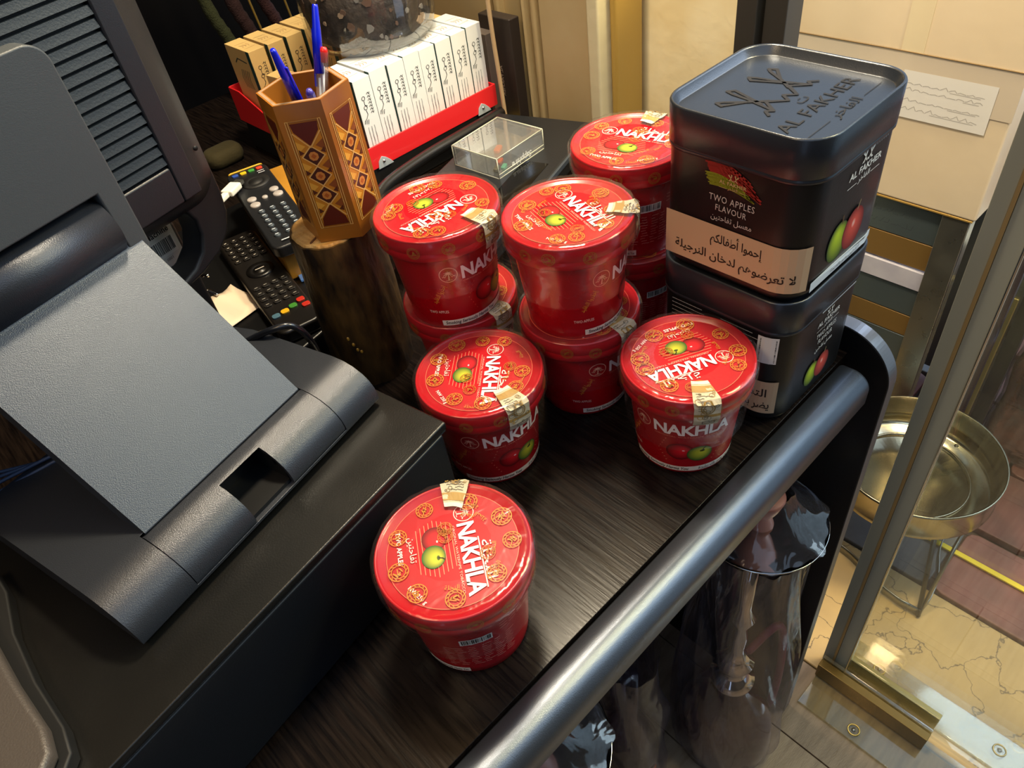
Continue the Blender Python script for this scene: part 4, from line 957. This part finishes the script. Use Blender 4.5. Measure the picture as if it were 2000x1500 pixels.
# ================================================================== SHOP WINDOW AND STREET SIDE
gp = thing('glass_partition', 'upright glass partition with a grey-green edge profile, right of the counter end', 'glass panel', (.765, 0, FZ))
HG = 2.0
MB().box((.0005, -1.3, .012), (.0085, .128, HG)).build('glass_pane', GLASSP, gp)
MB().box((-.004, .128, .012), (.012, .150, HG)).build('edge_profile', mat('olive_metal', 'a6a696', .3, metal=.1, spec=.8), gp, bevel=.001)
MB().box((-.006, .150, .012), (.014, .154, HG)).build('copper_line', mat('copper_line_metal', 'b79a68', .3, metal=.5), gp)
MB().box((-.004, .154, .012), (.012, .172, HG)).build('edge_profile', mat('dark_olive_metal', '949486', .3, metal=.1, spec=.8), gp, bevel=.001)
MB().tube([(-.005, .1275, .012), (-.005, .1275, HG)], .0016, 6).build('bright_bead', CHROME, gp)
fb = thing('floor_clamp', 'clear acrylic floor clamp holding the glass partition upright', 'clamp', (.765, 0, FZ))
CLR = film('thick_clear_plastic', tint=(.88, .86, .72), gloss=.07, rough=.06, haze=.06, hazecol=(.75, .70, .5))
MB().box((-.100, -.50, 0), (-.010, .165, .006)).build('base_flange', CLR, fb, bevel=.001)
MB().box((.018, -.50, 0), (.085, .165, .006)).build('base_flange', CLR, fb, bevel=.001)
MB().box((-.034, -.035, .006), (-.018, .168, .048)).build('channel_wall', mat('bronze_wall', '6a5528', .25, metal=.6), fb, bevel=.001)
MB().box((-.017, -.035, .006), (-.010, .168, .052)).build('channel_wall', CLR, fb, bevel=.001)
MB().box((.0125, -.035, .006), (.024, .168, .052)).build('channel_wall', mat('clear_gold_wall', 'a0905a', .2, metal=.4), fb, bevel=.001)
for x, y in ((-.080, .065), (.055, .085), (.055, -.13), (-.080, -.15)):
    b = MB(); b.tube([(x + .010 * math.cos(t * PI / 8), y + .010 * math.sin(t * PI / 8), .007) for t in range(16)], .0014, 6, closed=True); sc_ = b.build('screw_ring', mat('brassy_ring', 'c9ad62', .3, metal=.8), fb)
    MB().lathe([(0, .0062), (.004, .0062), (.0035, .008), (0, .0085)], 12, (x, y)).build('screw_head', STEEL, sc_)
# galvanised rack with a carton on it
rk = thing('metal_rack', 'galvanised metal rack carrying the large cardboard box behind the tins', 'rack', (1.25, .30, FZ))
RH = -.186 - FZ
TAN = mat('tan_coated_metal', '8a6b3a', .35, metal=.3, rvar=.05); BGS = mat('blue_grey_sheet', '5f6b6e', .3, metal=.5)
for x, y in ((0, .0), (.42, .0), (0, .46), (.42, .46)):
    p = MB(); p.box((x, y, 0), (x + .030, y + .005, RH)); p.box((x - .001, y, 0), (x + .002, y + .045, RH)); p.box((x, y, 0), (x + .005, y + .030, RH)); p.build('post', STEEL, rk, bevel=.001)
MB().box((-.004, -.004, RH - .004), (.46, .50, RH)).build('top_shelf', mat('yellow_edge_metal', 'c9a255', .35, metal=.3), rk, bevel=.001)
for z0, z1, m_, nm in ((-.262, -.192, BGS, 'front_band'), (-.318, -.264, TAN, 'shelf_lip'), (-.425, -.366, BGS, 'drawer_front'), (-.475, -.427, TAN, 'shelf_lip'), (-.640, -.477, BGS, 'lower_front')):  # shelf fronts and reflections on the rack, both put in as coloured bands
    k = MB().box((.008, .034, z0 - FZ), (.014, .458, z1 - FZ)).build(nm, m_, rk, bevel=.0008)
    if nm == 'front_band':
        A = Art()
        for r_ in range(2):
            for c_ in range(16):
                u = .04 + c_ * .011 + rj.uniform(-.002, .002); v = .018 + r_ * .022
                A.line([(u, v), (u + rj.uniform(.002, .010), v + rj.uniform(-.002, .004)), (u + .008, v + .010 * rj.random())], .0011, '454f52', 1)
        A.build('faded_writing', lambda u, v, h: (.0078 - h, .30 - u, -.262 - FZ + v), k, PRINT_MATT)['kind'] = 'stuff'
MB().box((.004, .036, -.362 - FZ), (.10, .456, -.322 - FZ)).build('marble_strip', mat('pale_marble', 'cfccd6', .3, col2='b6b2c2', cscale=12), rk, bevel=.001)
MB().tube([(-.002, .06, -.63 - FZ), (-.002, .24, -.48 - FZ)], .0028, 6).build('cross_brace', STEEL, rk)
MB().box((.40, .01, .02), (.405, .48, RH)).build('back_sheet', BGS, rk)
bx = thing('cardboard_box', 'large taped cardboard box with a white shipping label, behind the tins', 'box', (1.245, .292, -.1855))
CB = mat('taped_cardboard', 'dccbb0', .5, col2='d0bc9e', cscale=3, bump=.15, bscale=40, coat=.25, croughness=.25)
MB().box((0, 0, 0), (.40, .46, .50)).build('box_body', CB, bx, bevel=.004, seg=3)
TAPE = mat('glossy_tape', 'cbbdaa', .18, coat=.6)
MB().box((-.0012, -.001, .175), (0, .461, .250)).build('tape', TAPE, bx)
MB().box((-.0012, .150, .250), (0, .185, .50)).build('tape', mat('pale_tape', 'd6c6a6', .3, coat=.4), bx)
MB().tube([(-.0016, -.001, .250), (-.0018, .2, .2515), (-.0016, .461, .250)], .0011, 5).build('flap_seam', mat('seam_shadow_card', '7c6545', .8), bx)  # dark strip with the seam's shadow put into its colour
A = Art(); A.rect(.030, .150, .172, .226, 'd9d6d2', 1, 4)
for r_, (v, s_) in enumerate(((.205, .010), (.195, .012), (.178, .010), (.164, .014))):
    for c_ in range(9):
        u = .045 + c_ * .0135
        A.line([(u, v), (u + .004, v + s_ * .5 * rj.random()), (u + .009, v + s_ * .2 * rj.random()), (u + .012, v)], .0011, 'aaa6a2', 2)
    A.line([(.050, v - .002), (.050 + .09 * rj.random() + .02, v - .002)], .001, 'aaa6a2', 2)
A.build('shipping_label', lambda u, v, h: (-.0020 - h, u, v - .002), bx, PRINT_MATT)['label'] = 'white label with faded writing'
# round metal stand
bs = thing('round_metal_stand', 'round galvanised basin on thin legs, standing behind the glass partition', 'stand', (1.107, .217, FZ))
BZ = -.6 - FZ; Q = .151
GALV = mat('warm_galvanised', 'a8a088', .22, metal=.95, bump=.1, bscale=18, rvar=.07)
MB().lathe([(Q, BZ), (Q + .0022, BZ + .001), (Q + .0022, BZ - .006), (Q - .0005, BZ - .012), (Q - .0005, BZ - .060), (Q + .0015, BZ - .066), (Q - .002, BZ - .072), (Q - .012, BZ - .078), (0, BZ - .080), (0, BZ - .074), (Q - .013, BZ - .072), (Q - .006, BZ - .066), (Q - .004, BZ - .045), (Q - .0065, BZ - .042), (Q - .004, BZ - .038), (Q - .004, BZ - .012), (Q - .001, BZ)], 72).build('basin', GALV, bs)
MB().lathe([(.105, BZ - .0735), (.105, BZ - .062), (.108, BZ - .062), (.108, BZ - .0735)], 56).build('inner_ring', GALV, bs)
for k in range(3):
    a = math.radians(-105 + 120 * k - 30); c_, s_ = math.cos(a), math.sin(a)
    f_ = (.19 * c_, .19 * s_, .004)
    MB().tube([f_, (.135 * c_, .135 * s_, BZ - .070)], .0045, 6).build('leg', STEEL_D, bs)
    a2 = a + math.radians(28); MB().tube([f_, (.135 * math.cos(a2), .135 * math.sin(a2), BZ - .072)], .0035, 6).build('leg_brace', STEEL, bs)
    b = MB(); pth = []
    for i in range(13):
        t = a + (i / 12) * 2 * PI / 3; rr2 = .19 - .085 * math.sin(i / 12 * PI); pth.append((rr2 * math.cos(t), rr2 * math.sin(t)))
    lo = [(x, y, .003) for x, y in pth]; hi = [(x, y, .026) for x, y in pth]
    b._add(lo + hi, [(i, i + 1, 14 + i, 13 + i) for i in range(12)], True); b.build('foot_band', STEEL, bs, solid=.0025)
# goods behind the glass
gt = thing('metal_display_column', 'tall grey metal column with a pale tilted top, behind the glass partition', 'column', (1.44, .195, FZ))
MB().box((0, 0, 0), (.12, .095, .535)).build('column_body', STEEL, gt, bevel=.002)
MB().prism([(-.01, .535), (.13, .535), (.13, .545), (-.01, .540)], -.006, .10, 'y').build('pale_top', mat('pale_tray_top', 'd4d6c8', .4), gt, bevel=.001)
MB().box((-.003, -.003, .10), (.003, .012, .53)).build('brass_edge', BRASS, gt)
MB().box((-.005, .020, .05), (.0, .075, .45)).build('front_channel', mat('yellowish_channel', 'b0a468', .3, metal=.5), gt, bevel=.002)
wp = thing('wrapped_goods', 'dark goods in crinkled clear wrap with a small Arabic label, at the right edge', 'package', (1.50, .02, FZ - .012))
w_ = MB(); loops = []
for i, (s_, z) in enumerate(((1, 0), (1.04, .08), (1.0, .16), (1.05, .24), (.98, .32), (.9, .36))):
    loops.append([(x * s_ * (1 + .05 * math.sin(i * 3 + j * 1.9)), y * s_, z + .006 * math.sin(j * 1.7)) for j, (x, y) in enumerate(rrect(.22, .20, .04, 5, .10, .06))])
loft(w_, loops); w_.build('goods', mat('dark_goods', '3a2822', .5, col2='7a4630', cscale=22, bump=.8, bscale=40), wp)
w2 = MB(); loft(w2, [[(.10 + (x - .10) * 1.06, .06 + (y - .06) * 1.06, z + .003) for x, y, z in l] for l in loops]); w2.build('clear_wrap', film('goods_wrap', gloss=.12, rough=.1, bump=1, bscale=30, haze=.05), wp)
A = Art(); A.rect(-.045, -.025, .045, .025, 'b9aeb2', 1)
for q, v in ((.07, .008), (.02, -.005), (.05, -.018)): A.text(arabic('تبغ للبيع') if v > 0 else arabic('معسل'), 0, v, .010, '4a4048', 2, 'c', width=q, bold=.01)
A.build('paper_label', lambda u, v, h: (-.028 - h, .055 - u, .300 + v * 1.2), wp, PRINT_MATT)
w3 = tag(MB().prism(rrect(.10, .12, .02, 3), 0, .30).build('orange_box', mat('orange_goods', 'c4541c', .5, col2='8a2a14', cscale=10), None, bevel=.004, loc=(1.80, -.06, FZ - .012)), 'orange-red goods box right of the wrapped package', 'box')
w3.scale = (1, 1, 1.3)
ps = thing('poster_panel', 'white and blue printed panel with purple marks at the right edge', 'poster', (1.33, .12, -.30))
MB().box((0, 0, 0), (.010, .125, .32)).build('panel', mat('panel_white', 'c9c4d4', .3, coat=.4), ps, bevel=.001)
A = Art(); A.rect(.0, .0, .125, .05, '8cc4dc', 1); A.rect(.0, .05, .014, .32, '4a78c0', 1); A.rect(.0, .23, .125, .32, 'b0283c', 1)
for k in range(8): A.line([(.02 + k * .011, .09 + .02 * rj.random()), (.03 + k * .011, .12 + .03 * rj.random()), (.028 + k * .011, .09)], .003, '4a3450', 2)
for k in range(3): A.line([(.03, .15 + k * .02), (.09, .155 + k * .022)], .004, '7a2440', 2)
A.build('panel_print', lambda u, v, h: (-.0004 - h, .125 - u, v), ps)
MB().box((.002, .05, -.50), (.008, .075, 0)).build('panel_post', STEEL_D, ps)
tag(MB().box((1.30, .205, FZ - .012), (1.315, .232, .12)).build('dark_door_stile', mat('plum_stile', '3c3038', .35)), 'dark plum door stile right beside the cardboard box', 'frame')
# ================================================================== HOOKAHS UNDER THE COUNTER
DKGL = mat('dark_vase_glass', '241016', .12, coat=.6, spec=.8, col2='4a1420', cscale=8)
def hookah(x, y, ztray, rtray, label, tlab, seed, bag=(1, 1)):
    t = thing('wrapped_hookah', label, 'hookah', (x, y, FZ), 0); rnd = random.Random(seed)
    hz = ztray - FZ
    MB().lathe([(0, 0), (.074, 0), (.083, .006), (.085, .035), (.078, .09), (.052, .15), (.028, .19), (.024, .225), (0, .225)], 48).build('vase', DKGL, t)
    MB().lathe([(0, .222), (.034, .222), (.036, .235), (.022, .245), (.014, .262), (.026, .280), (.030, .292), (.018, .306), (.011, .33), (.013, .37), (.010, .40), (.019, .43), (.010, .455), (.010, hz), (0, hz)], 36).build('stem', CHROME, t)
    for k in range(3): MB().lathe([(.081 - k * .004, .012 + k * .014), (.083 - k * .004, .016 + k * .014), (.081 - k * .004, .020 + k * .014)], 40).build('vase_ring', CHROME, t)
    tr = MB().lathe([(0, hz), (rtray * .5, hz - .002), (rtray * .92, hz + .002), (rtray, hz + .010), (rtray + .0012, hz + .012), (rtray + .001, hz + .009), (rtray * .93, hz - .001), (rtray * .5, hz - .005), (0, hz - .003)], 64).build('tray', CHROME, t)
    MB().lathe([(0, hz), (.016, hz + .002), (.011, hz + .018), (.018, hz + .034), (.024, hz + .055), (.022, hz + .058), (0, hz + .05)], 28).build('bowl', mat('terracotta_bowl', 'b0705a', .5), t)
    P = smooth_path([(.02, -.01, .30), (.07, -.03, .34), (.075, -.045, .22), (.06, -.05, .10), (.075, -.03, .03)], 6)
    MB().tube(P, .0065, 8).build('hose', mat('maroon_hose', '6e1430', .6, bump=.6, bscale=200), t)
    def wb(th, j, z): return 1 + .045 * math.sin(5 * th + j * .5 + seed) + .03 * math.sin(11 * th + j * .9 + seed) + .015 * math.sin(23 * th + j * 1.3)
    n_ = 22; prof = []
    for i in range(n_ + 1):
        f = i / n_; z = .004 + f * (hz - .02); r = .088 + .010 * math.sin(f * 5) - .012 * f + (-.014 if i == 0 else 0); prof.append((r * bag[0], z))
    MB().lathe([(0, .003)] + prof, 110, wob=wb).build('plastic_bag', BAG, t)
    k = [(rtray * 1.0, hz + .013), (rtray * .86, hz + .020), (rtray * .66, hz + .030), (rtray * .45, hz + .055), (.03, hz + .075)]
    MB().lathe(k, 90, wob=lambda th, j, z: 1 + .04 * math.sin(7 * th + j) + .03 * math.sin(15 * th + 2 * j), ).build('tray_wrap', BAG, t)
    return t
hookah(.528, .238, -.22, .078, 'bag-wrapped hookah with a chrome tray, next to the counter end panel', '', 1)
hookah(.47, .470, -.30, .07, 'bag-wrapped hookah in the dark behind the one beside the end panel', '', 5)  # added to fill the lit space under the counter with a dark mass
hookah(.25, .470, -.30, .07, 'bag-wrapped hookah in the dark behind the one nearest the camera', '', 6)  # second added filler, darkens the view below the rail
hookah(.140, .262, -.22, .085, 'bag-wrapped hookah whose blue-lit tray shows below the rail, nearest the camera', '', 2)
# narrower bag between the two
t3 = thing('bagged_bottle', 'small item in a clear bag with an orange label, between the two hookahs', 'bag', (.362, .322, FZ))
def wb3(th, j, z): return 1 + .06 * math.sin(4 * th + j * .6) + .035 * math.sin(9 * th + j)
MB().lathe([(0, 0), (.050, 0), (.052, .12), (.03, .20), (.018, .24), (.018, .38), (0, .38)], 36).build('bottle', mat('dark_bottle', '2c2428', .2, coat=.5), t3)
MB().lathe([(0, .003)] + [(.066 - .02 * (i / 14) ** 2 + .004 * math.sin(i), .005 + i * .032) for i in range(15)], 90, wob=wb3).build('plastic_bag', BAG, t3)
A = Art(); A.rect(-.025, 0, .025, .018, 'd8622a', 1, 6); A.build('orange_label', lambda u, v, h: ((.0535 + h) * math.cos(-1.9 + u / .05), (.0535 + h) * math.sin(-1.9 + u / .05), .08 + v), t3)

# ------------------------------------------------------------------ lift everything so that the floor is at z = 0
for o in list(S.objects):
    if o.parent is None: o.location.z += DZ
